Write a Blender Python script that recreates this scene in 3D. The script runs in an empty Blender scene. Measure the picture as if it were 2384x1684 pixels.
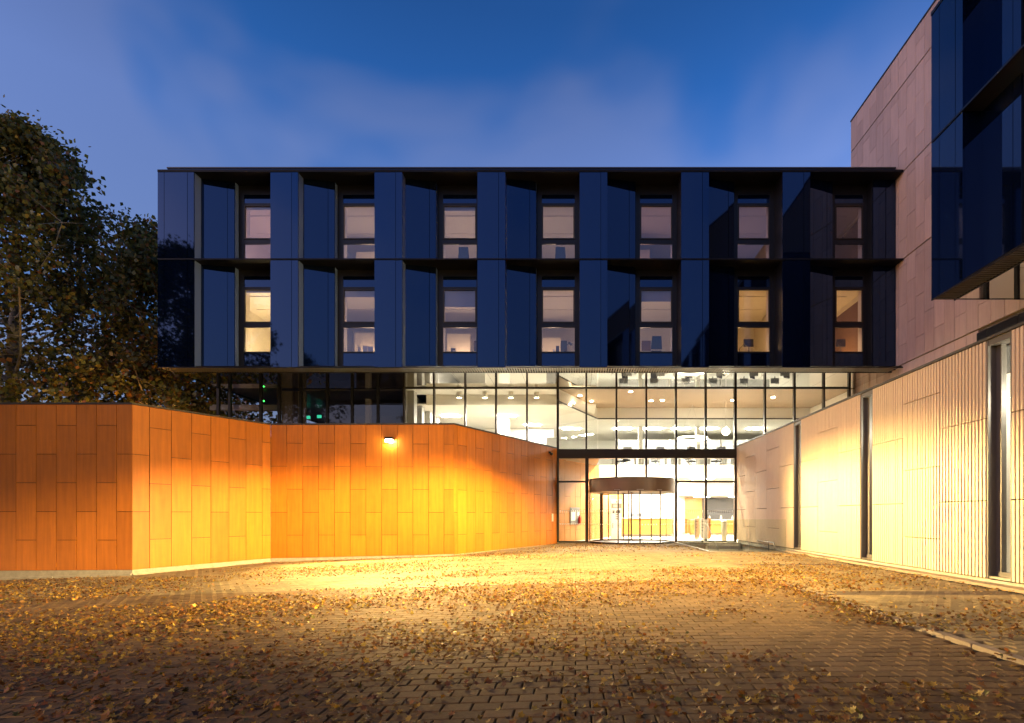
import bpy, bmesh, math, random
import numpy as np
from mathutils import Vector, Matrix, noise as mnoise
random.seed(7); rng = np.random.default_rng(7)
S = bpy.context.scene; COL = S.collection
R = math.radians
# ------------------------------------------------------------------ camera
F = 1258.0; CX = 1340.0; CY = 1200.0; W0 = 2384.0; H0 = 1684.0; EYE = 1.40
cam = bpy.data.cameras.new('camera'); camo = bpy.data.objects.new('camera', cam); COL.objects.link(camo)
cam.sensor_width = 36.0; cam.lens = 36.0*F/W0
cam.shift_x = -(CX-W0/2)/W0; cam.shift_y = (CY-H0/2)/W0
cam.clip_start = 0.05; cam.clip_end = 2000
camo.location = (0, 0, EYE); camo.rotation_euler = (R(90), 0, 0)
S.camera = camo
# ------------------------------------------------------------------ sky
wd = bpy.data.worlds.new('World'); S.world = wd; wd.use_nodes = True
nt = wd.node_tree; nt.nodes.clear()
def wn(t, **k):
    n = nt.nodes.new(t)
    for a, b in k.items(): setattr(n, a, b)
    return n
SUN_EL, SUN_AZ = R(13.0), R(235.0)
out = wn('ShaderNodeOutputWorld'); bg = wn('ShaderNodeBackground')
sky = wn('ShaderNodeTexSky', sky_type='NISHITA', sun_disc=False)
sky.sun_elevation = SUN_EL; sky.sun_rotation = SUN_AZ; sky.ozone_density = 6.0; sky.air_density = 1.4; sky.dust_density = 1.2
tc = wn('ShaderNodeTexCoord'); sep = wn('ShaderNodeSeparateXYZ'); nt.links.new(tc.outputs['Generated'], sep.inputs[0])
def wmath(op, a, b=None, clamp=False):
    n = wn('ShaderNodeMath', operation=op); n.use_clamp = clamp
    for i, v in enumerate((a, b)):
        if v is None: continue
        if isinstance(v, (int, float)): n.inputs[i].default_value = v
        else: nt.links.new(v, n.inputs[i])
    return n.outputs[0]
zz = wmath('ADD', wmath('MAXIMUM', sep.outputs[2], 0.0), 0.28)
comb = wn('ShaderNodeCombineXYZ')
nt.links.new(wmath('DIVIDE', sep.outputs[0], zz), comb.inputs[0]); nt.links.new(wmath('DIVIDE', sep.outputs[1], zz), comb.inputs[1])
mp = wn('ShaderNodeMapping'); mp.inputs['Rotation'].default_value = (0, 0, R(38)); mp.inputs['Scale'].default_value = (1.35, 1.0, 1); mp.inputs['Location'].default_value = (5.5, 15.1, 0)
nt.links.new(comb.outputs[0], mp.inputs[0])
nz = wn('ShaderNodeTexNoise'); nz.inputs['Scale'].default_value = 1.25; nz.inputs['Detail'].default_value = 3.5; nz.inputs['Roughness'].default_value = 0.55; nz.inputs['Distortion'].default_value = 0.5
nt.links.new(mp.outputs[0], nz.inputs['Vector'])
cr = wn('ShaderNodeValToRGB'); cr.color_ramp.interpolation = 'EASE'
cr.color_ramp.elements[0].position = 0.37; cr.color_ramp.elements[0].color = (0, 0, 0, 1)
cr.color_ramp.elements[1].position = 0.57; cr.color_ramp.elements[1].color = (1, 1, 1, 1)
nt.links.new(wmath('ADD', nz.outputs['Fac'], wmath('MULTIPLY', wmath('SUBTRACT', 0.62, wmath('MAXIMUM', sep.outputs[2], 0.40)), 0.40)), cr.inputs[0])
mulc = wn('ShaderNodeMix', data_type='RGBA', blend_type='MULTIPLY'); mulc.inputs[0].default_value = 1.0
nt.links.new(sky.outputs[0], mulc.inputs[6]); mulc.inputs[7].default_value = (0.19, 0.37, 0.60, 1)
hz = wmath('ADD', wmath('MULTIPLY', wmath('MINIMUM', wmath('MAXIMUM', sep.outputs[2], 0.0), 0.6), 0.75), 0.52)
hz = wmath('MULTIPLY', hz, wmath('ADD', 0.95, wmath('MULTIPLY', wmath('MAXIMUM', wmath('SUBTRACT', 0.68, wmath('MAXIMUM', sep.outputs[2], 0.52)), 0.0), 3.0)))   # the sky pales towards the roofs
hv = wn('ShaderNodeVectorMath', operation='SCALE'); nt.links.new(mulc.outputs[2], hv.inputs[0]); nt.links.new(hz, hv.inputs['Scale'])
cl = wn('ShaderNodeMix', data_type='RGBA', blend_type='MIX')
nt.links.new(wmath('MULTIPLY', cr.outputs[0], 0.95), cl.inputs[0]); nt.links.new(hv.outputs[0], cl.inputs[6])
# clouds: the sky's own light, greyed and a little warmer
cg = wn('ShaderNodeMix', data_type='RGBA', blend_type='MULTIPLY'); cg.inputs[0].default_value = 1.0
nt.links.new(hv.outputs[0], cg.inputs[6]); cg.inputs[7].default_value = (4.3, 1.45, 1.03, 1)
nt.links.new(cg.outputs[2], cl.inputs[7])
nt.links.new(cl.outputs[2], bg.inputs[0]); bg.inputs[1].default_value = 0.15
nt.links.new(bg.outputs[0], out.inputs[0])
# ------------------------------------------------------------------ afterglow (sun just gone) and exposure
sl = bpy.data.lights.new('sun', 'SUN'); sl.energy = 0.20; sl.angle = R(25); sl.color = (1.0, 0.72, 0.66)
so = bpy.data.objects.new('sun', sl); COL.objects.link(so)
sd = Vector((-0.80, -0.55, 0.30)).normalized()
so.rotation_euler = sd.to_track_quat('Z', 'Y').to_euler()
vs = S.view_settings; vs.view_transform = 'Standard'; vs.look = 'None'; vs.exposure = 1.0; vs.gamma = 1.0; vs.use_curve_mapping = False
S.render.engine = 'CYCLES'
cy = S.cycles; cy.use_denoising = True; cy.caustics_reflective = False; cy.caustics_refractive = False
cy.max_bounces = 9; cy.diffuse_bounces = 4; cy.glossy_bounces = 4; cy.transmission_bounces = 4; cy.transparent_max_bounces = 24
cy.sample_clamp_indirect = 4.0; cy.use_adaptive_sampling = True; cy.adaptive_threshold = 0.015

# ================================================================== helpers
def P(u, v, Y): return ((u-CX)*Y/F, Y, EYE+(CY-v)*Y/F)
def XU(u, Y): return (u-CX)*Y/F
WOFF = {}
class MB:
    def __init__(s): s.v = []; s.f = []; s.sm = []
    def add(s, vs, fs, smooth=False):
        o = len(s.v); s.v += [tuple(p) for p in vs]; s.f += [tuple(i+o for i in f) for f in fs]; s.sm += [smooth]*len(fs); return s
    def box(s, x0, x1, y0, y1, z0, z1):
        if x0 > x1: x0, x1 = x1, x0
        if y0 > y1: y0, y1 = y1, y0
        if z0 > z1: z0, z1 = z1, z0
        return s.add([(x0,y0,z0),(x1,y0,z0),(x1,y1,z0),(x0,y1,z0),(x0,y0,z1),(x1,y0,z1),(x1,y1,z1),(x0,y1,z1)],
            [(0,3,2,1),(4,5,6,7),(0,1,5,4),(1,2,6,5),(2,3,7,6),(3,0,4,7)])
    def hexa(s, b, t):   # b, t: 4 corners ccw (seen from outside the t side)
        return s.add(list(b)+list(t), [(0,3,2,1),(4,5,6,7),(0,1,5,4),(1,2,6,5),(2,3,7,6),(3,0,4,7)])
    def prism(s, poly, z0, z1):
        n = len(poly)
        return s.add([(x,y,z0) for x,y in poly]+[(x,y,z1) for x,y in poly],
            [tuple(reversed(range(n))), tuple(range(n,2*n))]+[(i,(i+1)%n,(i+1)%n+n,i+n) for i in range(n)])
    def tube(s, p, q, r0, r1=None, n=8, smooth=True):
        r1 = r0 if r1 is None else r1
        p = Vector(p); q = Vector(q); d = (q-p).normalized(); a = d.orthogonal().normalized(); b = d.cross(a)
        vs = []
        for c, r in ((p, r0), (q, r1)):
            for i in range(n):
                t = 2*math.pi*i/n; vs.append(c+a*(r*math.cos(t))+b*(r*math.sin(t)))
        s.add(vs, [(i,(i+1)%n,(i+1)%n+n,i+n) for i in range(n)], smooth)
        return s.add([vs[i] for i in range(2*n)], [tuple(reversed(range(n))), tuple(range(n,2*n))])
    def path(s, pts, r, n=8):
        for a, b in zip(pts, pts[1:]): s.tube(a, b, r, r, n)
        return s
    def arc(s, cx, cy, r0, r1, z0, z1, a0, a1, n=32):
        """curved slab between radii r0<r1 (degrees)"""
        vs = []
        for i in range(n+1):
            t = R(a0+(a1-a0)*i/n); c, k = math.cos(t), math.sin(t)
            vs += [(cx+r0*c,cy+r0*k,z0),(cx+r1*c,cy+r1*k,z0),(cx+r1*c,cy+r1*k,z1),(cx+r0*c,cy+r0*k,z1)]
        fs = []
        for i in range(n):
            a = 4*i; b = a+4
            fs += [(a,b,b+1,a+1),(a+1,b+1,b+2,a+2),(a+2,b+2,b+3,a+3),(a+3,b+3,b,a)]
        if abs(a1-a0) < 359.9: fs += [(0,1,2,3),(4*n+3,4*n+2,4*n+1,4*n)]
        return s.add(vs, fs)
    def lathe(s, c, prof, n=16, smooth=True):
        vs = []; m = len(prof)
        for r, z in prof:
            for i in range(n):
                t = 2*math.pi*i/n; vs.append((c[0]+r*math.cos(t), c[1]+r*math.sin(t), c[2]+z))
        fs = [(j*n+i, j*n+(i+1)%n, (j+1)*n+(i+1)%n, (j+1)*n+i) for j in range(m-1) for i in range(n)]
        return s.add(vs, fs, smooth)
    def mesh(s, name, mat):
        me = bpy.data.meshes.new(name); me.from_pydata(s.v, [], s.f); me.materials.append(mat)
        me.polygons.foreach_set('use_smooth', s.sm); me.update(); return me
    def build(s, name, mat, parent=None): return put(name, s.mesh(name, mat), parent)
def put(name, me, parent=None, loc=None, rot=None):
    o = bpy.data.objects.new(name, me); COL.objects.link(o)
    l = Vector(loc) if loc is not None else Vector((0,0,0))
    if parent is not None:
        o.parent = parent; o.location = l-WOFF[parent]
    else: o.location = l
    if rot: o.rotation_euler = rot
    WOFF[o] = l; return o
def tag(o, label=None, cat=None, group=None, kind=None):
    if label: o['label'] = label
    if cat: o['category'] = cat
    if group: o['group'] = group
    if kind: o['kind'] = kind
    return o
def thing(name, label, cat, loc=(0,0,0), group=None, kind=None):
    o = bpy.data.objects.new(name, None); COL.objects.link(o); o.location = loc; o.empty_display_size = 0.2
    WOFF[o] = Vector(loc); return tag(o, label, cat, group, kind)

# ------------------------------------------------------------------ materials
def mat(name, col, rough=0.5, metal=0.0, ior=1.45, spec=None, var=0.0, grain=0.0, gscale=20.0, bump=0.0, bscale=40.0, emit=None, estr=0.0, coat=0.0, attr=None, transl=0.0, stint=None, streak=0.0):
    m = bpy.data.materials.new(name); m.use_nodes = True; t = m.node_tree; n = t.nodes; L = t.links
    b = n['Principled BSDF']
    b.inputs['Base Color'].default_value = (*col, 1); b.inputs['Roughness'].default_value = rough; b.inputs['Metallic'].default_value = metal; b.inputs['IOR'].default_value = ior
    if spec is not None: b.inputs['Specular IOR Level'].default_value = spec
    if stint: b.inputs['Specular Tint'].default_value = (*stint,1)
    if coat: b.inputs['Coat Weight'].default_value = coat; b.inputs['Coat Roughness'].default_value = 0.05
    src = None
    if attr:
        a = n.new('ShaderNodeAttribute'); a.attribute_name = attr; src = a.outputs['Color']
    if var or grain:
        hs = n.new('ShaderNodeHueSaturation')
        if src: L.new(src, hs.inputs['Color'])
        else: hs.inputs['Color'].default_value = (*col, 1)
        val = None
        if var:
            oi = n.new('ShaderNodeObjectInfo'); mr = n.new('ShaderNodeMapRange'); mr.inputs[3].default_value = 1-var; mr.inputs[4].default_value = 1+var
            L.new(oi.outputs['Random'], mr.inputs[0]); val = mr.outputs[0]
        if grain:
            tcn = n.new('ShaderNodeTexCoord'); nz = n.new('ShaderNodeTexNoise'); nz.inputs['Scale'].default_value = gscale; nz.inputs['Detail'].default_value = 6; nz.inputs['Roughness'].default_value = 0.65
            L.new(tcn.outputs['Object'], nz.inputs['Vector'])
            mr2 = n.new('ShaderNodeMapRange'); mr2.inputs[1].default_value = 0.25; mr2.inputs[2].default_value = 0.75; mr2.inputs[3].default_value = 1-grain; mr2.inputs[4].default_value = 1+grain
            L.new(nz.outputs['Fac'], mr2.inputs[0])
            if val:
                mm = n.new('ShaderNodeMath'); mm.operation = 'MULTIPLY'; L.new(val, mm.inputs[0]); L.new(mr2.outputs[0], mm.inputs[1]); val = mm.outputs[0]
            else: val = mr2.outputs[0]
        if streak:      # rain streaks and run-off: noise drawn out vertically
            tcn = n.new('ShaderNodeTexCoord'); mpp = n.new('ShaderNodeMapping'); mpp.inputs['Scale'].default_value = (7,7,.45); ns = n.new('ShaderNodeTexNoise'); ns.inputs['Scale'].default_value = 1.6; ns.inputs['Detail'].default_value = 6
            L.new(tcn.outputs['Object'], mpp.inputs[0]); L.new(mpp.outputs[0], ns.inputs['Vector'])
            mr3 = n.new('ShaderNodeMapRange'); mr3.inputs[1].default_value = .3; mr3.inputs[2].default_value = .7; mr3.inputs[3].default_value = 1-streak; mr3.inputs[4].default_value = 1+streak
            L.new(ns.outputs['Fac'], mr3.inputs[0]); m3 = n.new('ShaderNodeMath'); m3.operation = 'MULTIPLY'; L.new(val, m3.inputs[0]); L.new(mr3.outputs[0], m3.inputs[1]); val = m3.outputs[0]
        L.new(val, hs.inputs['Value']); src = hs.outputs[0]
    if src: L.new(src, b.inputs['Base Color'])
    if bump:
        tcn = n.new('ShaderNodeTexCoord'); nz = n.new('ShaderNodeTexNoise'); nz.inputs['Scale'].default_value = bscale; nz.inputs['Detail'].default_value = 5
        L.new(tcn.outputs['Object'], nz.inputs['Vector']); bp = n.new('ShaderNodeBump'); bp.inputs['Strength'].default_value = bump; bp.inputs['Distance'].default_value = 0.02
        L.new(nz.outputs['Fac'], bp.inputs['Height']); L.new(bp.outputs[0], b.inputs['Normal'])
    if emit: b.inputs['Emission Color'].default_value = (*emit, 1); b.inputs['Emission Strength'].default_value = estr
    if transl:
        o = n['Material Output']; tr = n.new('ShaderNodeBsdfTranslucent'); mx = n.new('ShaderNodeMixShader'); mx.inputs[0].default_value = transl
        if src: L.new(src, tr.inputs[0])
        L.new(b.outputs[0], mx.inputs[1]); L.new(tr.outputs[0], mx.inputs[2]); L.new(mx.outputs[0], o.inputs[0])
    return m
def glassmat(name, tint=(0.95,0.97,0.95), ior=1.5, boost=1.0):
    m = bpy.data.materials.new(name); m.use_nodes = True; t = m.node_tree; n = t.nodes; L = t.links; n.clear()
    o = n.new('ShaderNodeOutputMaterial'); tr = n.new('ShaderNodeBsdfTransparent'); tr.inputs[0].default_value = (*tint,1)
    gl = n.new('ShaderNodeBsdfGlossy'); gl.inputs['Roughness'].default_value = 0.0; gl.inputs[0].default_value = (1,1,1,1)
    fr = n.new('ShaderNodeFresnel'); fr.inputs[0].default_value = ior; mx = n.new('ShaderNodeMixShader')
    mm = n.new('ShaderNodeMath'); mm.operation = 'MULTIPLY'; mm.use_clamp = True; mm.inputs[1].default_value = boost
    # two-sided Fresnel: the inner face of a pane behaves like the outer one
    geo = n.new('ShaderNodeNewGeometry'); mr = n.new('ShaderNodeMapRange'); mr.inputs[3].default_value = ior; mr.inputs[4].default_value = 1.0/ior
    L.new(geo.outputs['Backfacing'], mr.inputs[0]); L.new(mr.outputs[0], fr.inputs[0])
    L.new(fr.outputs[0], mm.inputs[0]); L.new(mm.outputs[0], mx.inputs[0])
    L.new(tr.outputs[0], mx.inputs[1]); L.new(gl.outputs[0], mx.inputs[2]); L.new(mx.outputs[0], o.inputs[0]); return m
M = {}
M['orange'] = mat('orange_cladding', (0.46,0.145,0.010), 0.42, var=0.12, grain=0.07, gscale=3.0, streak=0.14, bump=0.02, bscale=60)
M['orange_in'] = mat('orange_cladding_interior', (0.56,0.25,0.07), 0.5, var=0.06, grain=0.05, gscale=3.0)
M['joint'] = mat('dark_joint', (0.05,0.018,0.006), 0.9)
M['coping'] = mat('coping_metal', (0.06,0.055,0.05), 0.45, metal=0.4)
M['plinth'] = mat('concrete_plinth', (0.34,0.31,0.25), 0.85, grain=0.25, gscale=6, bump=0.2, bscale=50)
M['rib'] = mat('ribbed_terracotta', (0.60,0.47,0.33), 0.6, var=0.05, grain=0.05, streak=0.03, gscale=5)
M['tan'] = mat('tan_cladding', (0.52,0.375,0.31), 0.6, var=0.10, grain=0.05, gscale=2.5, streak=0.08)
M['tanjoint'] = mat('tan_joint', (0.10,0.08,0.06), 0.9)
M['brass'] = mat('brass_reveal', (0.24,0.16,0.05), 0.45, metal=0.6)
M['black'] = mat('black_glass_panel', (0.0010,0.003,0.012), 0.035, ior=2.05, stint=(0.27,0.44,0.76), grain=0.1, gscale=2, bump=0.006, bscale=1.6)
M['reveal'] = mat('perforated_reveal', (0.14,0.21,0.46), 0.45, metal=0.1)
M['blackframe'] = mat('black_metal', (0.012,0.012,0.014), 0.38, metal=0.3)
M['ledge'] = mat('matt_black_ledge', (0.005,0.005,0.007), 0.6, spec=0.25)
M['darkmetal'] = mat('dark_bronze_metal', (0.035,0.028,0.022), 0.35, metal=0.5)
M['slotmetal'] = mat('grey_window_metal', (0.10,0.09,0.08), 0.4)
M['bronze'] = mat('bronze_drum', (0.19,0.135,0.09), 0.45, metal=0.3)
M['mirror'] = mat('polished_soffit', (0.70,0.68,0.64), 0.03, metal=1.0, bump=0.10, bscale=0.55)
M['slat'] = mat('slat_metal', (0.22,0.19,0.15), 0.45, metal=0.3)
M['glass'] = glassmat('clear_glass', (0.93,0.95,0.93), 1.45)
M['winglass'] = glassmat('tinted_window_glass', (0.84,0.82,0.86), 1.7)
M['balglass'] = glassmat('balustrade_glass', (0.92,0.95,0.90), 1.3)
M['white'] = mat('white_plaster', (0.78,0.75,0.68), 0.7)
M['cream'] = mat('cream_paint', (0.72,0.64,0.5), 0.7)
M['ceil_brown'] = mat('brown_ceiling', (0.20,0.145,0.095), 0.6)
M['floor'] = mat('pale_floor', (0.74,0.70,0.62), 0.35, grain=0.04, gscale=1.5)
M['grey'] = mat('grey_paint', (0.24,0.235,0.225), 0.6)
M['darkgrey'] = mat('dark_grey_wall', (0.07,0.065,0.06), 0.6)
M['roof'] = mat('roof_felt', (0.05,0.05,0.05), 0.9)
M['wood'] = mat('desk_wood', (0.55,0.28,0.07), 0.4, grain=0.12, gscale=4)
M['steel'] = mat('brushed_steel', (0.55,0.53,0.5), 0.28, metal=1.0)
M['paper'] = mat('white_print', (0.8,0.8,0.78), 0.6)
M['print'] = mat('dark_print', (0.10,0.10,0.11), 0.6)
M['red'] = mat('extinguisher_red', (0.45,0.02,0.012), 0.3)
M['orangefab'] = mat('orange_fabric', (0.6,0.22,0.06), 0.7)
M['chair'] = mat('chair_fabric', (0.02,0.022,0.035), 0.8)
M['dot'] = mat('etched_dot', (0.8,0.79,0.75), 0.5)
M['lamp_warm'] = mat('warm_lamp', (0.9,0.8,0.6), 0.5, emit=(1.0,0.80,0.45), estr=60)
M['lamp_white'] = mat('white_lamp', (0.9,0.9,0.85), 0.5, emit=(1.0,0.93,0.80), estr=150)
M['lamp_ring'] = mat('ring_lamp', (0.9,0.9,0.85), 0.5, emit=(1.0,0.88,0.68), estr=10)
M['lamp_bright'] = mat('bright_lamp', (0.9,0.9,0.85), 0.5, emit=(1.0,0.85,0.60), estr=45)
M['exit'] = mat('exit_sign_green', (0.02,0.3,0.16), 0.5, emit=(0.05,0.8,0.45), estr=0.5)
M['led'] = mat('green_led', (0.02,0.3,0.02), 0.5, emit=(0.05,1.0,0.1), estr=3)
M['room'] = mat('office_paint', (0.70,0.66,0.60), 0.8)
M['blind'] = mat('grey_blind', (0.30,0.31,0.36), 0.7)
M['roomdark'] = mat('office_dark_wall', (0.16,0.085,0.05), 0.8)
M['bark'] = mat('plane_bark', (0.26,0.23,0.17), 0.9, grain=0.4, gscale=6, bump=0.4, bscale=20)
M['leaf'] = mat('plane_leaf', (0.1,0.1,0.03), 0.5, attr='col', transl=0.35)
M['litter'] = mat('fallen_leaf', (0.2,0.1,0.03), 0.55, attr='col', transl=0.15)
M['paver'] = mat('paver_concrete', (0.20,0.155,0.10), 0.8, spec=0.22, attr='col', grain=0.22, gscale=22, bump=0.25, bscale=70)
M['paver_one'] = mat('paver_concrete_near', (0.165,0.100,0.042), 0.8, spec=0.22, var=0.14, grain=0.24, gscale=22, bump=0.25, bscale=70)
M['edging'] = mat('edging_stone', (0.27,0.205,0.135), 0.75, var=0.1, grain=0.15, gscale=12, bump=0.2)
M['soil'] = mat('joint_sand', (0.028,0.02,0.012), 0.95, grain=0.3, gscale=15)

# ground height (relative to the eye datum): falls gently to the left
def gz(x): return 0.05 - 0.032*math.log(1+math.exp(max(-40, min(40, -(x-1.0)))))
# ================================================================== GROUND
HX0, HX1, HY0, HY1 = 5.1, 8.02, 20.3, 26.6          # stair pit
xs = sorted(set([-400,-200,-100,-60,-40,-30] + [round(-22+0.5*i,3) for i in range(0,61)] + [HX0,HX1,12,16,30,60,100,200,400]))
ys = sorted(set([-300,-150,-80,-40,-20,-10,0,5,10,15,HY0,23,HY1,27.0,30,40,60,100,200,400,700]))
vid = {}; gv = []; gf = []
for j, y in enumerate(ys):
    for i, x in enumerate(xs):
        vid[i,j] = len(gv); gv.append((x, y, gz(max(-22, x))-0.045))
for j in range(len(ys)-1):
    for i in range(len(xs)-1):
        if HX0-1e-6 <= xs[i] < HX1-1e-6 and HY0-1e-6 <= ys[j] < HY1-1e-6: continue
        gf.append((vid[i,j],vid[i+1,j],vid[i+1,j+1],vid[i,j+1]))
g = MB(); g.add(gv, gf, True)
ground = tag(g.build('ground', M['soil']), kind='structure')
# pavers ------------------------------------------------------------
PL, PW, GAP = 0.219, 0.159, 0.010
WALLPTS = [(-30,16.33),(-13.4,16.33),(-11.47,20.34),(-4.65,20.67),(-0.91,27.19)]
def wall_y(x):
    if x <= -13.4: return 16.25
    for (a,b),(c,d) in zip(WALLPTS[1:], WALLPTS[2:]):
        if a <= x <= c: return b+(d-b)*(x-a)/(c-a)-0.12
    return 27.05
def pav_mesh(mb_v, mb_f, cols, cx, cy, L, W, col, jz):
    c = 0.007; hx, hy = (L-GAP)/2, (W-GAP)/2
    tx, ty = random.uniform(-.008,.008), random.uniform(-.008,.008)
    o = len(mb_v); z0 = gz(cx)+jz; sl = (gz(cx+.1)-gz(cx-.1))/.2
    for (ax, ay, az) in ((hx,hy,-0.04),(hx,hy,-c),(hx-c,hy-c,0)):
        for sx, sy in ((-1,-1),(1,-1),(1,1),(-1,1)):
            x, y = sx*ax, sy*ay; mb_v.append((cx+x, cy+y, z0+az+x*(sl+tx)+y*ty))
    for k in range(2):
        for i in range(4): mb_f.append((o+4*k+i, o+4*k+(i+1)%4, o+4*k+4+(i+1)%4, o+4*k+4+i))
    mb_f.append((o+8,o+9,o+10,o+11))
    cols += [col]*9
paving = thing('paving', None, None, (0,0,0), kind='structure')
pv, pf, pc = [], [], []; near = []
row = 0; y = 2.4
def in_hole(x, y): return HX0-0.25 < x < HX1+0.3 and HY0-0.3 < y < HY1+0.2
while y < 27.0:
    xl = max(-1360*y/F-3.6, -19.0); xr = min(1060*y/F+3.2, 7.62)
    x = math.floor(xl/PL)*PL + (row % 2)*PL/2
    while x < xr:
        ok = y < wall_y(x)-0.06 and not in_hole(x, y)
        strip = abs(x-4.2) < 0.17 and y < 11.15 or (abs(y-11.15) < 0.10 and -3.2 < x < 4.3)
        if ok and not strip:
            n_ = mnoise.noise((x*0.45, y*0.45, 3.1)); k = max(.45, 1+0.22*n_+.16*mnoise.noise((x*1.7,y*1.7,9.0))+random.gauss(0,0.11))
            col = (0.175,0.110,0.050)
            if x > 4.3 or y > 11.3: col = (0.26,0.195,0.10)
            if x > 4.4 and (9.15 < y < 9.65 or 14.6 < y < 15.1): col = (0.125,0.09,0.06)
            d = (x*x+y*y); vis = -1340*y/F < x < 1044*y/F and y > 3.25
            item = (x, y, k, col, d)
            if vis and y < 5.6: near.append(item)
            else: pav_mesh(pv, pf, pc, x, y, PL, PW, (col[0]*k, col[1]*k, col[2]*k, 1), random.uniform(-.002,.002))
        x += PL
    y += PW; row += 1
near.sort(key=lambda a: a[4])
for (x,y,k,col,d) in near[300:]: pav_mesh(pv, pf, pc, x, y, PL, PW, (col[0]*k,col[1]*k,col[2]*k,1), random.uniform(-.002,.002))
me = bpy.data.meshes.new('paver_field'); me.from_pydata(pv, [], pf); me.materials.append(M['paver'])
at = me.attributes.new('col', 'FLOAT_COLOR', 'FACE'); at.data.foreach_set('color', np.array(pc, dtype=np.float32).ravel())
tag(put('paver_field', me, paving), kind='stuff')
tv, tf, tcq = [], [], []
pav_mesh(tv, tf, tcq, 40.0, 0.0, PL, PW, (1,1,1,1), 0)
pme = bpy.data.meshes.new('paver'); pme.from_pydata([(a-40.0, b, c-gz(40.0)) for a,b,c in tv], [], tf); pme.materials.append(M['paver_one'])
for (x,y,k,col,d) in near[:300]:
    sl = (gz(x+.1)-gz(x-.1))/.2
    put('paver', pme, paving, (x, y, gz(x)+random.uniform(-.002,.002)), (random.uniform(-.008,.008), -math.atan(sl)+random.uniform(-.008,.008), random.uniform(-.006,.006)))
em = MB().hexa([(-.06,-.2,-.05),(.06,-.2,-.05),(.06,.2,-.05),(-.06,.2,-.05)], [(-.055,-.195,.006),(.055,-.195,.006),(.055,.195,.006),(-.055,.195,.006)]).mesh('edging_stone', M['edging'])
yy = 2.6
while yy < 11.1:
    put('edging_stone', em, paving, (4.2+random.uniform(-.006,.006), yy, gz(4.2)), (0,0,random.uniform(-.01,.01))); yy += 0.408
xx = -3.0
while xx < 4.1:
    put('edging_stone', em, paving, (xx, 11.15+random.uniform(-.005,.005), gz(xx)), (0,0.0,R(90)+random.uniform(-.01,.01))); xx += 0.408
# ================================================================== ORANGE WALL
class Seg:
    def __init__(s, p0, p1):
        s.p = Vector((p0[0],p0[1],0)); d = Vector((p1[0]-p0[0], p1[1]-p0[1], 0)); s.L = d.length; s.d = d/s.L
        s.n = Vector((s.d.y, -s.d.x, 0))          # right-hand side of travel = towards the court
    def w(s, a, t, z): q = s.p+s.d*a+s.n*t; return (q.x, q.y, z)
    def slab(s, mb, a0, a1, t0, t1, zb0, zb1, zt0, zt1):
        b = [s.w(a0,t0,zb0), s.w(a1,t0,zb1), s.w(a1,t0,zt1), s.w(a0,t0,zt0)]
        t = [s.w(a0,t1,zb0), s.w(a1,t1,zb1), s.w(a1,t1,zt1), s.w(a0,t1,zt0)]
        return mb.hexa(b, t)
owall = thing('clad_wall', 'folded orange panel-clad wall with the bright lamp, left of the entrance', 'wall', (-8,20.5,0))
J_E = [2.72,0.985,-0.75]; J_O = [1.85,0.11]
def clad(parent, seg, cuts, tops, bases, first_odd, gap=0.016, mt='orange'):
    lt = lambda a: tops[0]+(tops[1]-tops[0])*a/seg.L
    lb = lambda a: bases[0]+(bases[1]-bases[0])*a/seg.L
    mb = MB(); seg.slab(mb, 0, seg.L, -0.30, -0.035, lb(0), lb(seg.L), lt(0)+.0, lt(seg.L)+.0); mb.build('backing_wall', M['joint'], parent)
    for i, (a0, a1) in enumerate(zip(cuts, cuts[1:])):
        js = J_O if (i % 2 == 0) == first_odd else J_E
        zs = sorted([j+EYE for j in js if lb(a0)+.1 < j+EYE < lt(a0)-.1])
        lo = [None]+zs; hi = zs+[None]
        for l, h in zip(lo, hi):
            b0 = lb(a0+gap/2)+.006 if l is None else l+gap/2; b1 = lb(a1-gap/2)+.006 if l is None else l+gap/2
            t0 = lt(a0)-.005 if h is None else h-gap/2; t1 = lt(a1)-.005 if h is None else h-gap/2
            m = MB(); pr = random.uniform(-.003,.003)
            seg.slab(m, a0+gap/2, a1-gap/2, -.032, pr, b0, b1, t0, t1); m.build('panel', M[mt], parent)
segA = Seg((-19.3,16.33),(-13.4,16.33)); segB = Seg((-13.4,16.33),(-11.47,20.34)); segC = Seg((-11.47,20.34),(-4.65,20.67)); segD = Seg((-4.65,20.67),(-0.91,27.19))
cA = [segA.L-0.472-0.608*i for i in range(10)]; cA = [0]+sorted([c for c in cA if c > 0.05])+[segA.L]
cB = [0]+[0.46+0.608*i for i in range(7)]+[segB.L]
cC = [0]+[0.586*i for i in range(1,12)]+[segC.L]
pD = segD.L/14.35; cD = [0]+[pD*0.4+pD*i for i in range(14)]+[segD.L]
TP = {'A':(3.35,3.35),'B':(3.35,3.40),'C':(3.40,3.47),'D':(3.47,3.35)}; BS = {'A':(-1.69,-1.65),'B':(-1.65,-1.62),'C':(-1.62,-1.50),'D':(-1.50,-1.42)}
for k, sg, cu, odd in (('A',segA,cA,len(cA)%2==0),('B',segB,cB,True),('C',segC,cC,True),('D',segD,cD,True)):
    tp = [t+EYE for t in TP[k]]; bs = [b+EYE for b in BS[k]]
    clad(owall, sg, cu, tp, bs, odd)
    m = MB(); sg.slab(m, -0.02, sg.L+.02, -0.33, 0.025, tp[0]+.003, tp[1]+.003, tp[0]+.055, tp[1]+.055); m.build('coping', M['coping'], owall)
    m = MB(); sg.slab(m, 0, sg.L, -0.30, -0.012, -0.6, -0.5, bs[0]-.004, bs[1]-.004); m.build('plinth', M['plinth'], owall)
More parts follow.
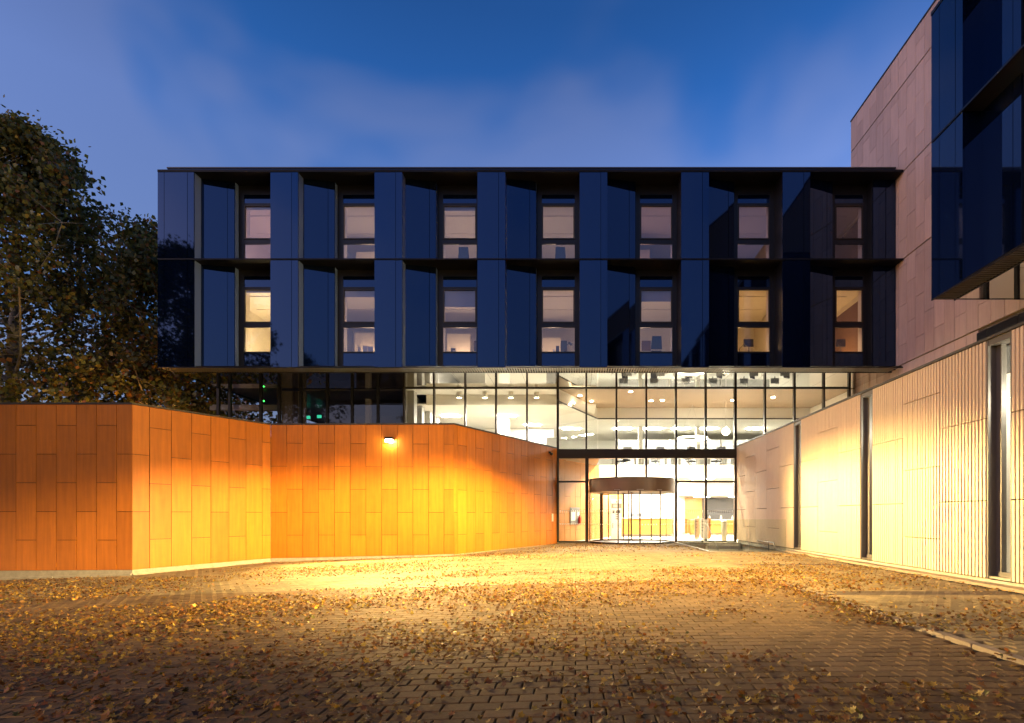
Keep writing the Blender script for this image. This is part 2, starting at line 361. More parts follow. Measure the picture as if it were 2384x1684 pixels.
# concrete slabs in front of the plinth of the two left walls
for sg, n_ in ((segA,5),(segB,3),(segC,4)):
    for i in range(n_):
        a0, a1 = sg.L*i/n_, sg.L*(i+1)/n_
        m = MB(); x0 = sg.w(a0,0,0)[0]; x1 = sg.w(a1,0,0)[0]
        sg.slab(m, a0+.006, a1-.006, -0.010, 0.05, gz(x0)-.1, gz(x1)-.1, gz(x0)+.05, gz(x1)+.05); m.build('kerb_stone', M['plinth'], owall)
m = MB(); m.prism([(-19.3,16.6),(-13.6,16.6),(-11.7,20.6),(-4.8,20.97),(-1.2,27.1),(-19.3,27.1)], 2.9+EYE, 3.0+EYE); m.build('roof', M['roof'], owall)
# wall lamp on the orange wall
def batwing(l, p, down, fwd, lo, hi):
    """street-lamp photometry: stronger towards the cut-off, shielded behind (vectors in lamp space)"""
    l.use_nodes = True; t = l.node_tree; n = t.nodes; e = n['Emission']; tcn = n.new('ShaderNodeTexCoord')
    def dot(v):
        d = n.new('ShaderNodeVectorMath'); d.operation = 'DOT_PRODUCT'; t.links.new(tcn.outputs['Normal'], d.inputs[0]); d.inputs[1].default_value = v; return d.outputs['Value']
    mxn = n.new('ShaderNodeMath'); mxn.operation = 'MAXIMUM'; t.links.new(dot(down), mxn.inputs[0]); mxn.inputs[1].default_value = 0.10
    pw = n.new('ShaderNodeMath'); pw.operation = 'POWER'; pw.inputs[1].default_value = -p; t.links.new(mxn.outputs[0], pw.inputs[0])
    sh = n.new('ShaderNodeMapRange'); sh.interpolation_type = 'SMOOTHSTEP'; sh.inputs[1].default_value = lo; sh.inputs[2].default_value = hi
    t.links.new(dot(fwd), sh.inputs[0]); ml = n.new('ShaderNodeMath'); ml.operation = 'MULTIPLY'
    t.links.new(pw.outputs[0], ml.inputs[0]); t.links.new(sh.outputs[0], ml.inputs[1]); t.links.new(ml.outputs[0], e.inputs['Strength'])
def spot(name, loc, axis, half, power, color, blend, rad, p=0.0, parent=None, nrm=None):
    l = bpy.data.lights.new(name, 'SPOT'); l.energy = power; l.color = color; l.spot_size = R(2*half); l.spot_blend = blend; l.shadow_soft_size = rad
    qr = (-Vector(axis)).to_track_quat('Z','Y')
    if p: qi = qr.inverted(); batwing(l, p, tuple(qi @ Vector((0,0,-1))), tuple(qi @ Vector(nrm[0]).normalized()), nrm[1], nrm[2])
    o = bpy.data.objects.new(name, l); COL.objects.link(o); o.rotation_euler = (-Vector(axis)).to_track_quat('Z','Y').to_euler()
    if parent is not None: o.parent = parent; o.location = Vector(loc)-WOFF[parent]
    else: o.location = loc
    return o
def wall_lamp(label, pos, n, axis, half, power, color, p, blend, shield, spill):
    """wall pack: back plate, hood, lens; n = outward normal of the wall"""
    t = thing('wall_lamp', label, 'lamp', pos); pos = Vector(pos); n = Vector(n).normalized(); s_ = Vector((-n.y, n.x, 0)); u = Vector((0,0,1))
    def bx(mb, a0,a1,b0,b1,c0,c1):
        q = lambda a,b,c: tuple(pos+s_*a+n*b+u*c)
        mb.hexa([q(a0,b0,c0),q(a1,b0,c0),q(a1,b1,c0),q(a0,b1,c0)],[q(a0,b0,c1),q(a1,b0,c1),q(a1,b1,c1),q(a0,b1,c1)])
    m = MB(); bx(m,-.11,.11,-.02,.02,-.10,.16); m.build('back_plate', M['blackframe'], t)
    m = MB(); bx(m,-.15,.15,.021,.30,.06,.15); m.build('housing', M['blackframe'], t)
    m = MB(); bx(m,-.115,.115,.05,.285,-.025,.058); m.build('lens', M['lamp_warm'], t)
    spot('lamp_light', pos+n*.18+u*(-.06), axis, half, power, color, blend, 0.07, p, t, shield)
    spot('lamp_spill', pos+n*.30+u*(-.06), spill[0], spill[1], spill[2], color, 1.0, 0.07, 0, t)   # stray light above the cut-off
    return t
WARM = (1.0, 0.68, 0.25)
nC = segC.n
pL = P(906.6,1028,20.42); pL = (pL[0], 20.34+0.33*(pL[0]+11.47)/6.82-0.0, pL[2])
wall_lamp('glaring warm wall lamp mounted high on the orange clad wall', pL, nC, (0.41,-0.10,-0.91), 66, 3900, WARM, 1.6, 0.36, ((.16,-.987,0),0.08,.30), ((.95,-.27,-.03),26,4200))
wall_lamp('warm wall lamp on the ribbed wall close to the viewer, beyond the right edge', (8.06, 8.0, 3.3+EYE), (-1,0,0), (-0.45,0.36,-0.82), 53.0, 4300, WARM, 1.7, 0.38, ((-.85,.52,0),0.38,1.0), ((-.92,.39,-.03),40,8000))
# small fittings on the wall beside the entrance
m = MB(); q = segD.w(segD.L-0.55, 0.0, EYE+0.02); sg = segD
sg.slab(m, sg.L-.60, sg.L-.50, .004, .07, EYE-.30, EYE-.30, EYE+.08, EYE+.08)
tag(m.build('intercom', M['cream']), 'small pale intercom box on the orange wall beside the entrance', 'intercom')
cc = thing('security_camera', 'small black dome camera high on the orange wall near the entrance', 'camera', segD.w(segD.L-.75,.05,EYE+3.02))
m = MB(); sg.slab(m, sg.L-.83, sg.L-.67, .004, .05, EYE+3.03, EYE+3.03, EYE+3.13, EYE+3.13); m.build('bracket', M['blackframe'], cc)
m = MB(); m.lathe(segD.w(segD.L-.75,.12,EYE+3.0), [(0.001,-.08),(.05,-.06),(.075,0),(.075,.05),(.001,.06)], 12); m.build('dome', M['blackframe'], cc)

# ================================================================== OFFICE BLOCK (dark glass, upper storeys)
Y0, Y1, Y1R, Y2 = 23.30, 23.74, 23.97, 24.25; ZB, ZM, ZT = 6.39+EYE, 11.04+EYE, 14.80+EYE; ZP = 15.35+EYE
BX0, BX1 = -18.02, 14.10
blk = thing('office_block', 'dark glass-clad office block overhanging the entrance, two rows of windows', 'building', (-2,24,ZB))
F0 = [-17.73,-13.16,-8.67,-4.23,0.176,4.56,8.93]
def slab(name, mt, parent, *b): m = MB(); m.box(*b); return m.build(name, M[mt], parent)
g_ = 0.018
# front edge of the left corner
for (z0,z1) in ((ZB,ZM-.03),(ZM+.03,ZT)): slab('panel','black',blk, BX0, F0[0]-g_, Y0-.0, Y0+.05, z0+.01, z1-.01)
def panel(x0,x1,yf,z0,z1,yr=None):
    yr = yf if yr is None else yr
    m = MB(); a_, b_, c_, d_ = [random.uniform(-.0035,.0035) for _ in range(4)]      # panes never hang perfectly true
    m.hexa([(x0,yf+.05,z0),(x1,yr+.05,z0),(x1,yr+.05,z1),(x0,yf+.05,z1)],[(x0,yf+a_,z0),(x1,yr+b_,z0),(x1,yr+c_,z1),(x0,yf+a_+c_-b_,z1)])
    return m.build('panel', M['black'], blk)
rows = ((ZB+.01, ZM-.03), (ZM+.03, ZT-.01))
wins = []
for i, f in enumerate(F0):
    nx = F0[i+1] if i+1 < len(F0) else 13.12
    a, b, c, d = f, f+0.92, f+1.19, f+2.21; e = f+2.47
    if i == 0: a, b, c, d, e = f, f+1.0, f+1.27, f+2.33, f+2.60
    for (z0,z1) in rows:
        panel(a, b-g_, Y0, z0, z1); panel(b, c, Y0, z0, z1)
        m = MB(); m.box(c-.05, c+.004, Y0+.052, Y1, z0, z1); m.build('reveal_panel', M['reveal'], blk)
        yd = Y1+(Y1R-Y1)*(d-c)/(e-c); panel(c+.006, d-g_, Y1, z0, z1, yd); panel(d, e, yd, z0, z1, Y1R)
        m = MB(); m.box(e-.05, e+.004, Y1R+.052, Y2+.05, z0, z1); m.build('reveal_panel', M['reveal'], blk)
        if i+1 < len(F0):
            m = MB(); m.box(nx-.004, nx+.05, Y0+.052, Y2+.05, z0, z1); m.build('reveal_panel', M['blackframe'], blk)
    m = MB(); m.box(a-.0, c-.06, Y0+.06, Y0+.12, ZB+.012, ZT-.02); m.box(c+.02, e-.06, Y1R+.06, Y1R+.12, ZB+.012, ZT-.02); m.build('backing_wall', M['blackframe'], blk)
    wins.append((e+.006, nx-.006))
# right end panels at the second plane
for (z0,z1) in rows:
    panel(13.13,13.67,23.84,z0,z1); panel(13.69,14.12,23.84,z0,z1)
    m = MB(); m.box(13.10,13.16,23.9,Y2+.05,z0,z1); m.build('reveal_panel', M['blackframe'], blk)
# ledges between storeys and top fascia, roof, parapet
slab('ledge','ledge',blk, BX0, 14.13, Y0-.03, Y2+.3, ZM-.028, ZM+.028)
slab('roof_ledge','ledge',blk, BX0, 14.13, Y0-.02, Y2+.3, ZT, ZT+.10)
slab('roof','roof',blk, BX0+.05, 14.13, Y2+.3, 40, ZT+.02, ZT+.12)
slab('side_wall','black',blk, BX0, BX0+.12, Y0+.06, 40, ZB+.01, ZT-.002)
slab('back_wall','blackframe',blk, BX0+.13, 14.1, 39.8, 40, ZB+.01, ZT)
slab('floor_slab','blackframe',blk, BX0+.13, 14.1, Y2+.35, 39.7, ZB+.06, ZB+.2)
x = BX0+.02; w_ = 1.07
while x < 14.1:
    m = MB(); m.box(x, min(x+w_-g_, 14.1), 23.84, 23.92, ZT+.11, ZP-.06); m.build('parapet_panel', M['black'], blk); x += w_
slab('parapet_cap','coping',blk, BX0+.0, 14.12, 23.81, 24.24, ZP-.055, ZP)
slab('parapet_back','blackframe',blk, BX0+.03, 14.1, 23.93, 23.98, ZT+.105, ZP-.06)
# soffit: slats, then polished metal sheets back to the glazing
YS, YG = 24.14, 27.19; ZS = 6.41+EYE
smesh = MB().box(-.022,.022,0,YS-Y0-.06,0,.03).mesh('slat', M['slat'])
xs_ = BX0+.1
nsl = int((14.1-xs_)/0.112)
for i in range(nsl):
    x = xs_+0.112*i
    put('slat', smesh, blk, (x, Y0+.04, ZB-.012))
slab('slat_tray','blackframe',blk, BX0+.02, 14.12, Y0+.03, YS, ZB+.05, ZB+.058)
slab('front_edge_trim','blackframe',blk, BX0, 14.12, Y0-.01, Y0+.035, ZB-.03, ZB+.006)
slab('inner_edge_trim','blackframe',blk, BX0, 14.12, YS-.018, YS+.018, ZB-.03, ZB+.05)
mx_ = [BX0+.05]+[XU(1050,YS)+1.575*i for i in range(-7,13)]
mx_ = sorted([v for v in mx_ if BX0 < v < 14.05])+[14.1]
for a, b in zip(mx_, mx_[1:]):
    m = MB(); m.box(a+.006, b-.006, YS+.02, YG+.06, ZS, ZS+.02); m.build('soffit_sheet', M['mirror'], blk)
slab('soffit_backing','blackframe',blk, BX0+.02, 14.1, YS+.02, YG+.5, ZS+.024, ZS+.04)
# windows
FR = .07
heads = {1:(14.39,13.96,12.28,11.13,11.07), 0:(10.73,10.20,8.535,7.32,6.45)}
def sheet(name, mt, parent, x0,x1,y,z0,z1): m = MB(); m.box(x0,x1,y,y+.012,z0,z1); return m.build(name, M[mt], parent)
LIT = {(0,0):('y',2.6),(0,1):('p',.50),(0,2):('p',.62),(0,3):('p',.58),(0,4):('p',.48),(0,5):('a',.95),(0,6):('a',1.0),
       (1,0):('m',.45),(1,1):('p',.40),(1,2):('p',.45),(1,3):('p',.33),(1,4):('m',.18),(1,5):('m',.16),(1,6):('m',.02)}
TINT = {'y':(1.0,.76,.34),'p':(1.0,.70,.42),'a':(1.0,.60,.20),'m':(1.0,.58,.45)}
for i, (xa, xb) in enumerate(wins):
    wx0 = xa+.24; wx1 = xb-.21
    for r in (0,1):
        hd, tr, rl, sl_, bt = [h+EYE for h in heads[r]]
        zt = (ZM-.03 if r == 0 else ZT-.005); yv = Y2
        fr = MB()      # fixed frame
        fr.box(xa,wx0,yv,yv+.12,bt,zt); fr.box(wx1,xb,yv,yv+.12,bt,zt); fr.box(wx0,wx1,yv,yv+.12,hd,zt)
        fr.box(wx0,wx1,yv+.01,yv+.10,tr-.05,tr+.05); fr.box(wx0,wx1,yv+.01,yv+.10,rl-.10,rl+.10); fr.box(wx0,wx1,yv+.01,yv+.10,sl_-.04,sl_+.03)
        w = fr.build('window', M['blackframe'], blk)
        fs = MB(); z0, z1 = rl+.10, tr-.05      # opening sash
        fs.box(wx0+.002,wx0+.06,yv-.02,yv+.05,z0,z1); fs.box(wx1-.06,wx1-.002,yv-.02,yv+.05,z0,z1); fs.box(wx0+.06,wx1-.06,yv-.02,yv+.05,z1-.05,z1); fs.box(wx0+.06,wx1-.06,yv-.02,yv+.05,z0,z0+.05)
        fs.build('sash', M['darkmetal'], w)
        sheet('pane','winglass',w, wx0+.06,wx1-.06,yv+.03,z0+.05,z1-.05)
        sheet('pane','winglass',w, wx0,wx1,yv+.04,sl_+.03,rl-.10)
        sheet('spandrel_panel','black',w, wx0,wx1,yv+.03,tr+.05,hd)
        if bt < sl_-.12: sheet('spandrel_panel','black',w, wx0,wx1,yv+.03,bt,sl_-.04)
        # the room behind
        fl = (11.12 if r else 7.05)+EYE; ce = (14.0 if r else 10.24)+EYE; dep = 29.4
        rx0 = xa-1.6 if i else xa-1.2; rx1 = xb+.95 if i < 6 else xb+.1
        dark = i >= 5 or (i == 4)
        rm = MB(); rm.box(rx0,rx1,yv+.13,dep,fl-.05,fl); rm.box(rx0,rx1,dep,dep+.08,fl,ce); rm.box(rx0-.08,rx0,yv+.13,dep,fl,ce)
        rmo = rm.build('room_shell', M['room'], blk)
        slab('room_ceiling','room',rmo, rx0,rx1,yv+.13,dep,ce,ce+.06)
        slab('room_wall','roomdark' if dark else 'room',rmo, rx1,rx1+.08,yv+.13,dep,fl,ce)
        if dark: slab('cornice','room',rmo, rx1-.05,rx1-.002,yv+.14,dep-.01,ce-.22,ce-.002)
        slab('window_lining','room',rmo, wx1+.0,wx1+.13,yv+.125,yv+.45,sl_,ce-.002)
        if i < 5: slab('window_lining','room',rmo, wx0-.13,wx0,yv+.125,yv+.45,sl_,ce-.002)
        # ceiling raft with a shadow gap
        m = MB(); m.box(rx0+.5,rx1-.55,yv+1.0,yv+1.9,ce-.035,ce-.002); m.build('ceiling_raft', M['room'], rmo)
        m = MB(); m.box(rx0+.5,rx1-.55,yv+2.6,yv+3.5,ce-.035,ce-.002); m.build('ceiling_raft', M['room'], rmo)
        bl = {(0,1):.30,(0,2):.75,(0,4):.50,(1,0):.12,(0,0):.10,(1,2):.16}.get((r,i),0)
        if bl: slab('blind','blind',rmo, wx0+.02,wx1-.02,yv+.14,yv+.16,tr-.05-bl,tr+.02)
        if (r,i) in ((0,1),(0,2),(0,3),(1,1),(1,4)):
            for q in range(random.randint(3,6)):
                bx0 = random.uniform(wx0,wx1-.3); slab('sill_clutter',random.choice(('paper','print','roomdark','cream')),rmo, bx0,bx0+random.uniform(.06,.25),yv+.3+.03*q,yv+.32+.03*q,sl_-.05,sl_+random.uniform(.12,.42))
            slab('cupboard','cream',rmo, wx0-.4,wx0+.75,yv+2.2+random.random(),yv+3.4,fl,fl+1.9)
        slab('picture','print' if i % 2 else 'roomdark',rmo, wx0+.1+.15*i,wx0+.6+.15*i,dep-.03,dep-.005,ce-1.3,ce-.75)
        kd, st = LIT[(r,i)]
        pl = bpy.data.lights.new('room_light','POINT'); pl.energy = 75*st; pl.color = TINT[kd]; pl.shadow_soft_size = .25
        po = bpy.data.objects.new('room_light', pl); COL.objects.link(po); po.location = ((wx0+wx1)/2-.3, yv+1.9, fl+.45)
# ================================================================== GLAZED SCREEN
gl = thing('glazed_screen', 'tall black-framed glass front of the entrance hall under the dark block', 'glazing', (3,YG,0))
MULL = [941,1010.6,1083,1154.8,1227,1298.7,1365,1435,1504.5,1573.7,1643,1712,1781,1849.7,1918,1977.6]
MX = [XU(u,YG) for u in MULL]
ZG0 = 0.05; ZR = 3.0+EYE; ZA = 3.42+EYE; TRZ = 1.69+EYE; SP0, SP1 = 2.87+EYE, 3.33+EYE
def mull(x, z0, z1, w=.05, d=.14): m = MB(); m.box(x-w,x+w,YG-.06,YG+d,z0,z1); return m.build('mullion', M['darkmetal'], gl)
for i, x in enumerate(MX):
    z0 = ZR if i < 5 else (ZA if i > 11 else SP1+.002)
    mull(x, z0, ZS-.002, .06 if i in (5,11) else .045)
    if 5 <= i <= 11:
        if i in (7,8): mull(x, 1.79+EYE, SP0-.002)
        elif i == 6: mull(x+.03, ZG0, SP0-.002, .085)
        else: mull(x, ZG0, SP0-.002, .055)
slab('head_rail','darkmetal',gl, MX[0],MX[-1],YG-.02,YG+.06,ZS-.05,ZS-.004)
slab('spandrel','darkmetal',gl, MX[5]-.06,MX[11]+.06,YG-.05,YG+.25,SP0,SP1)
for a, b in ((5,6),(9,10),(10,11)):
    slab('transom','darkmetal',gl, MX[a]+.055,MX[b]-.055,YG-.04,YG+.08,TRZ-.045,TRZ+.045)
    slab('sill','darkmetal',gl, MX[a]+.055,MX[b]-.055,YG-.05,YG+.09,0.03,.11)
def gpane(x0,x1,z0,z1,y=None,parent=gl,mt='glass'):
    y = YG+.02 if y is None else y
    m = MB(); m.add([(x0,y,z0),(x1,y,z0),(x1,y,z1),(x0,y,z1)],[(0,1,2,3)]); return m.build('pane', M[mt], parent)
for i in range(15):
    x0, x1 = MX[i]+.05, MX[i+1]-.05
    z0 = ZR if i < 5 else (ZA if i > 10 else SP1)
    gpane(x0,x1,z0,ZS-.05)
for i in (5,6,7,8,9,10):
    gpane(MX[i]+.055,MX[i+1]-.055, TRZ+.05 if i in (5,9,10) else 1.80+EYE, SP0)
for i in (5,9,10): gpane(MX[i]+.055,MX[i+1]-.055,.11,TRZ-.05)
# etched dots on the low panes
def dots(x0,x1,y,zs_,rs,parent,step=.11):
    m = MB()
    for z, r in zip(zs_, rs):
        x = x0+.06
        while x < x1-.04:
            pts = [(x+r*math.cos(t*math.pi/4), y, z+r*math.sin(t*math.pi/4)) for t in range(8)]
            m.add(pts, [tuple(range(8))]); x += step
    return m.build('dot_strip', M['dot'], parent)
for i in (5,9,10): dots(MX[i]+.06,MX[i+1]-.06,YG+.012,(.22+EYE,.13+EYE,-.43+EYE),(.032,.014,.032),gl)
# dark glazing under the left of the block
dg = thing('dark_glazing', 'unlit dark glazed front under the left end of the office block', 'glazing', (-13,YG,ZR))
for u in (508,535,607,650,700,762,820,880):
    x = XU(u,YG); m = MB(); m.box(x-.06,x+.06,YG-.05,YG+.1,ZR,ZS-.002); m.build('mullion', M['blackframe'], dg)
for u0,u1 in zip((508,535,607,650,700,762,820,880),(535,607,650,700,762,820,880,941)):
    gpane(XU(u0,YG)+.06,XU(u1,YG)-.06,ZR,ZS-.01,parent=dg,mt='winglass')
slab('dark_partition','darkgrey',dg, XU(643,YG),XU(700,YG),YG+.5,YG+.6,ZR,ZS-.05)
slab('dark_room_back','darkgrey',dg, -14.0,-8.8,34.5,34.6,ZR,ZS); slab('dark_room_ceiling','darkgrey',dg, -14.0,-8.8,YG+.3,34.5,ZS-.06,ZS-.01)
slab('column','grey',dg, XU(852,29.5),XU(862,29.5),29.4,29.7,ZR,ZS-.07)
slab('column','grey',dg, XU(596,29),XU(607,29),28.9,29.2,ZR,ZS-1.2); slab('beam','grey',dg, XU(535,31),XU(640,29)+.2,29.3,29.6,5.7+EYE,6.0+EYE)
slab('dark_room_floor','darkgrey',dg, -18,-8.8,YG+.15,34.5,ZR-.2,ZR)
for u, v in ((717,972),(743,970)):
    p = P(u,v,33); t = tag(slab('exit_sign','exit',None, p[0]-.13,p[0]+.13,33,33.04,p[2]-.09,p[2]+.09), ('smaller' if u < 730 else 'larger')+' green exit sign glowing inside the dark glazing, '+('left' if u<730 else 'right')+' of the pair','exit sign')
p = P(614,934,28.5); m = MB(); m.lathe(p, [(.001,-.05),(.05,0),(.001,.05)], 10); tag(m.build('indicator_light', M['led']), 'tiny green indicator light inside the dark glazing', 'light')

# ================================================================== REVOLVING DOOR
DX, DR = 2.81, 2.10; DB, DT = 1.14+EYE, 1.74+EYE
rd = thing('revolving_door', 'large round revolving door with dark drum and curved glass', 'door', (DX,YG,0.05))
m = MB(); m.arc(DX,YG,0,DR+.04,DB,DT,180,360,48); m.build('drum', M['bronze'], rd)
m = MB(); m.arc(DX,YG,0,DR+.04,DB,DT,0,180,48); m.build('drum', M['darkmetal'], rd)
m = MB(); m.arc(DX,YG,0,DR+.06,DT+.002,DT+.05,0,360,64); m.build('drum_cap', M['darkmetal'], rd)
m = MB(); m.arc(DX,YG,DR-.07,DR+.03,.035,.12,0,360,64); m.build('floor_ring', M['darkmetal'], rd)
m = MB(); m.arc(DX,YG,0,DR-.08,.035,.055,0,360,64); m.build('floor_mat', M['grey'], rd)
def cpost(a, w=.03, r=DR, zt=DB): 
    x, y_ = DX+r*math.cos(R(a)), YG+r*math.sin(R(a)); m = MB(); m.box(x-w,x+w,y_-w,y_+w,.12,zt); return m.build('post', M['darkmetal'], rd)
for a in (247,275,304,120,96,72,54,180,0): cpost(a, .028)
cpost(133,.075)
for a0,a1 in ((182,246),(276,303),(305,358),(2,53),(134,178)):
    m = MB(); n = 10; vs_ = []
    for i in range(n+1):
        t = R(a0+(a1-a0)*i/n); vs_ += [(DX+DR*math.cos(t),YG+DR*math.sin(t),.12),(DX+DR*math.cos(t),YG+DR*math.sin(t),DB)]
    m.add(vs_, [(2*i,2*i+2,2*i+3,2*i+1) for i in range(n)], True); m.build('curved_pane', M['glass'], rd)
for a in (20,140,260):
    c, s_ = math.cos(R(a)), math.sin(R(a)); m = MB(); r1 = DR-.12
    m.add([(DX,YG,.15),(DX+r1*c,YG+r1*s_,.15),(DX+r1*c,YG+r1*s_,DB-.02),(DX,YG,DB-.02)],[(0,1,2,3)]); wv = m.build('wing_pane', M['glass'], rd)
    m = MB()
    for z in (.13,DB-.05): m.tube((DX,YG,z),(DX+r1*c,YG+r1*s_,z),.022,n=6,smooth=False)
    m.tube((DX+r1*c,YG+r1*s_,.1),(DX+r1*c,YG+r1*s_,DB),.02,n=6,smooth=False); m.build('wing_frame', M['darkmetal'], rd)
cpost(0,.03,0.0)
m = MB()
for a in list(range(184,246,4))+list(range(278,302,4))+list(range(307,357,4)):
    for z in (-.43+EYE, .21+EYE):
        t = R(a); r = DR-.006; x, y_ = DX+r*math.cos(t), YG+r*math.sin(t); tx, ty = -math.sin(t), math.cos(t)
        m.add([(x+.028*math.cos(k)*tx, y_+.028*math.cos(k)*ty, z+.028*math.sin(k)) for k in [j*math.pi/4 for j in range(8)]], [tuple(range(8))])
m.build('dot_strip', M['dot'], rd)
for a in (247,275,300):
    t = R(a); x, y_ = DX+(DR+.055)*math.cos(t), YG+(DR+.055)*math.sin(t); m = MB(); m.box(x-.16,x+.16,y_-.02,y_+.02,DB+.04,DB+.075); m.build('sensor', M['steel'], rd)

# ================================================================== INTERIOR
FZ = .045; YB = 32.2; SLT = 3.0+EYE; SLB = 2.25+EYE
hall = thing('entrance_hall', None, None, (5,30,0), kind='structure')
slab('hall_floor','floor',hall, -2.5,14.1,YG+.1,44,FZ-.06,FZ)
slab('hall_ceiling','ceil_brown',hall, -1.0,14.1,YG+.12,YB,ZS-.02,ZS+.02)
m = MB(); m.prism([(1.28,YB),(14.1,YB),(14.1,YB+.2),(1.35,YB+.2)], 5.80+EYE, ZS-.022); m.build('bulkhead', M['white'], hall)
m = MB(); m.prism([(-.86,YG+.12),(1.28,YB),(1.18,YB+.05),(-.98,YG+.12)], 5.80+EYE, ZS-.022); m.build('bulkhead', M['white'], hall)
slab('right_wall','white',hall, 14.0,14.1,YG+.12,44,FZ,ZS-.03)
slab('upper_floor','white',hall, 1.2,14.0,YB,44,SLB,SLT)
slab('upper_ceiling','white',hall, -8.6,14.0,YB+.21,44,5.95+EYE,6.05+EYE)
slab('rear_wall','white',hall, -8.6,14.0,43.0,43.2,FZ,6.0+EYE)
slab('lower_wall','white',hall, 3.4,7.6,37.6,37.75,FZ,SLB-.01)
slab('lower_bulkhead','white',hall, 7.0,14.0,36.5,36.7,1.35+EYE,SLB-.01)
slab('lower_ceiling','white',hall, 7.0,14.0,36.7,43,1.32+EYE,1.345+EYE)
slab('dark_back_wall','darkgrey',hall, 9.6,13.9,41.0,41.1,FZ,1.32+EYE)
slab('timber_wall','wood',hall, 7.9,9.5,40.6,40.7,FZ,1.32+EYE)
# inner length of orange wall
iw = thing('interior_clad_wall', 'short orange panelled wall seen inside through the entrance glass', 'wall', (0,29,0))
sI = Seg((-0.83,27.34),(1.36,31.15)); clad(iw, sI, [sI.L*i/8 for i in range(9)], (2.86+EYE,2.86+EYE), (FZ,FZ), True, gap=.012, mt='orange_in')
m = MB(); sI.slab(m, 0, sI.L, -.33, .02, 2.862+EYE,2.862+EYE,2.9+EYE,2.9+EYE); m.build('coping', M['coping'], iw)
sJ = Seg((1.36,31.15),(3.3,37.6)); clad(iw, sJ, [sJ.L*i/11 for i in range(12)], (2.2+EYE,2.2+EYE), (FZ,FZ), True, gap=.012, mt='orange_in')
# upper glass screen between hall and upper floor
us = thing('balcony_screen', 'frameless glass screen on the upper floor edge inside the hall', 'glazing', (7,YB,SLT))
slab('head_rail','darkmetal',us, 1.3,14.0,YB+.02,YB+.08,5.73+EYE,5.795+EYE)
xs2 = [1.35+1.8*i for i in range(8)]
for a, b in zip(xs2, xs2[1:]+[14.0]):
    gpane(a+.01,min(b,14.0)-.01,SLT,5.73+EYE,y=YB+.05,parent=us)
m = MB(); sd_ = Seg((-.86,YG+.14),(1.28,YB)); sd_.slab(m,0,sd_.L,-.03,.03,5.74+EYE,5.74+EYE,5.798+EYE,5.798+EYE); m.build('side_rail', M['darkmetal'], us)
m = MB(); m.add([sd_.w(0,0,SLT),sd_.w(sd_.L,0,SLT),sd_.w(sd_.L,0,5.74+EYE),sd_.w(0,0,5.74+EYE)],[(0,1,2,3)]); m.build('side_pane', M['glass'], us)
# white upper room on the left
wr = thing('upper_room', None, None, (-5,30,ZR), kind='structure')
slab('room_floor','floor',wr, -8.6,1.2,YG+.12,44,ZR-.15,ZR)
slab('room_ceiling','white',wr, -8.6,-1.0,YG+.12,28.6,ZS-.03,ZS)
slab('bulkhead','white',wr, -7.9,-.9,28.6,28.75,5.84+EYE,ZS-.032)
slab('left_wall','grey',wr, -8.7,-8.6,YG+.12,44,ZR,ZS); slab('inner_ceiling','white',wr, -8.6,1.1,28.76,32.4,5.90+EYE,5.94+EYE)
for y_ in (27.6,29.0,30.6,32.4): slab('pilaster','grey',wr, -8.6,-8.25,y_,y_+.5,ZR,5.88+EYE if y_ > 28.5 else ZS-.035)
slab('column','white',wr, XU(1163,33),XU(1186,33),32.8,33.4,ZR,5.89+EYE)
slab('screen_wall','white',wr, -6.2,-1.5,37,37.1,ZR,5.9+EYE); slab('grey_door','grey',wr, XU(1272,35),XU(1296,35),35,35.06,ZR,ZR+2.05)
DLX = [XU(u,28.0) for u in (1069,1129,1189,1249)]
ORD = ['first','second','third','fourth']
for i, x in enumerate(DLX):
    t = thing('downlight', ORD[i]+' from the left of the white cylinder downlights in the upper room', 'lamp', (x,28.0,ZS-.03), 'cylinder downlights in the upper room')
    m = MB(); m.lathe((x,28.0,ZS-.33),[(.001,.30),(.13,.30),(.13,.0),(.115,.0),(.115,.02)],20); m.build('housing', M['white'], t)
    m = MB(); m.lathe((x,28.0,ZS-.325),[(.114,.012),(.001,.012)],20); m.build('lens', M['lamp_bright'], t)
    spot('downlight_beam',(x,28.0,ZS-.36),(0,.12,-1),58,2400,(1,.86,.66),.25,.08,0,t)
# recessed lamps in the brown ceiling
for i, (u, v) in enumerate(((1350,921),(1377,934),(1468,912),(1516,933),(1542,932),(1706,932),(1800,925))):
    Yl = 6.39*F/(CY-v); x = XU(u,Yl)
    m = MB(); m.lathe((x,Yl,ZS-.024),[(.10,0),(.10,-.012),(.001,-.012)],16)
    t = tag(m.build('ceiling_lamp', M['lamp_bright']), ORD[i]+' ceiling spot from the left in the brown hall ceiling' if i < 4 else ['small ceiling spot beside the middle mullion of the brown ceiling','ceiling spot above the bright pendant lamp','rightmost ceiling spot in the brown hall ceiling'][i-4], 'lamp', 'spots in the brown ceiling')
    spot('ceiling_lamp_beam',(x,Yl,ZS-.06),(0.0,.05,-1),60,2200,(1,.80,.52),.5,.06,0)
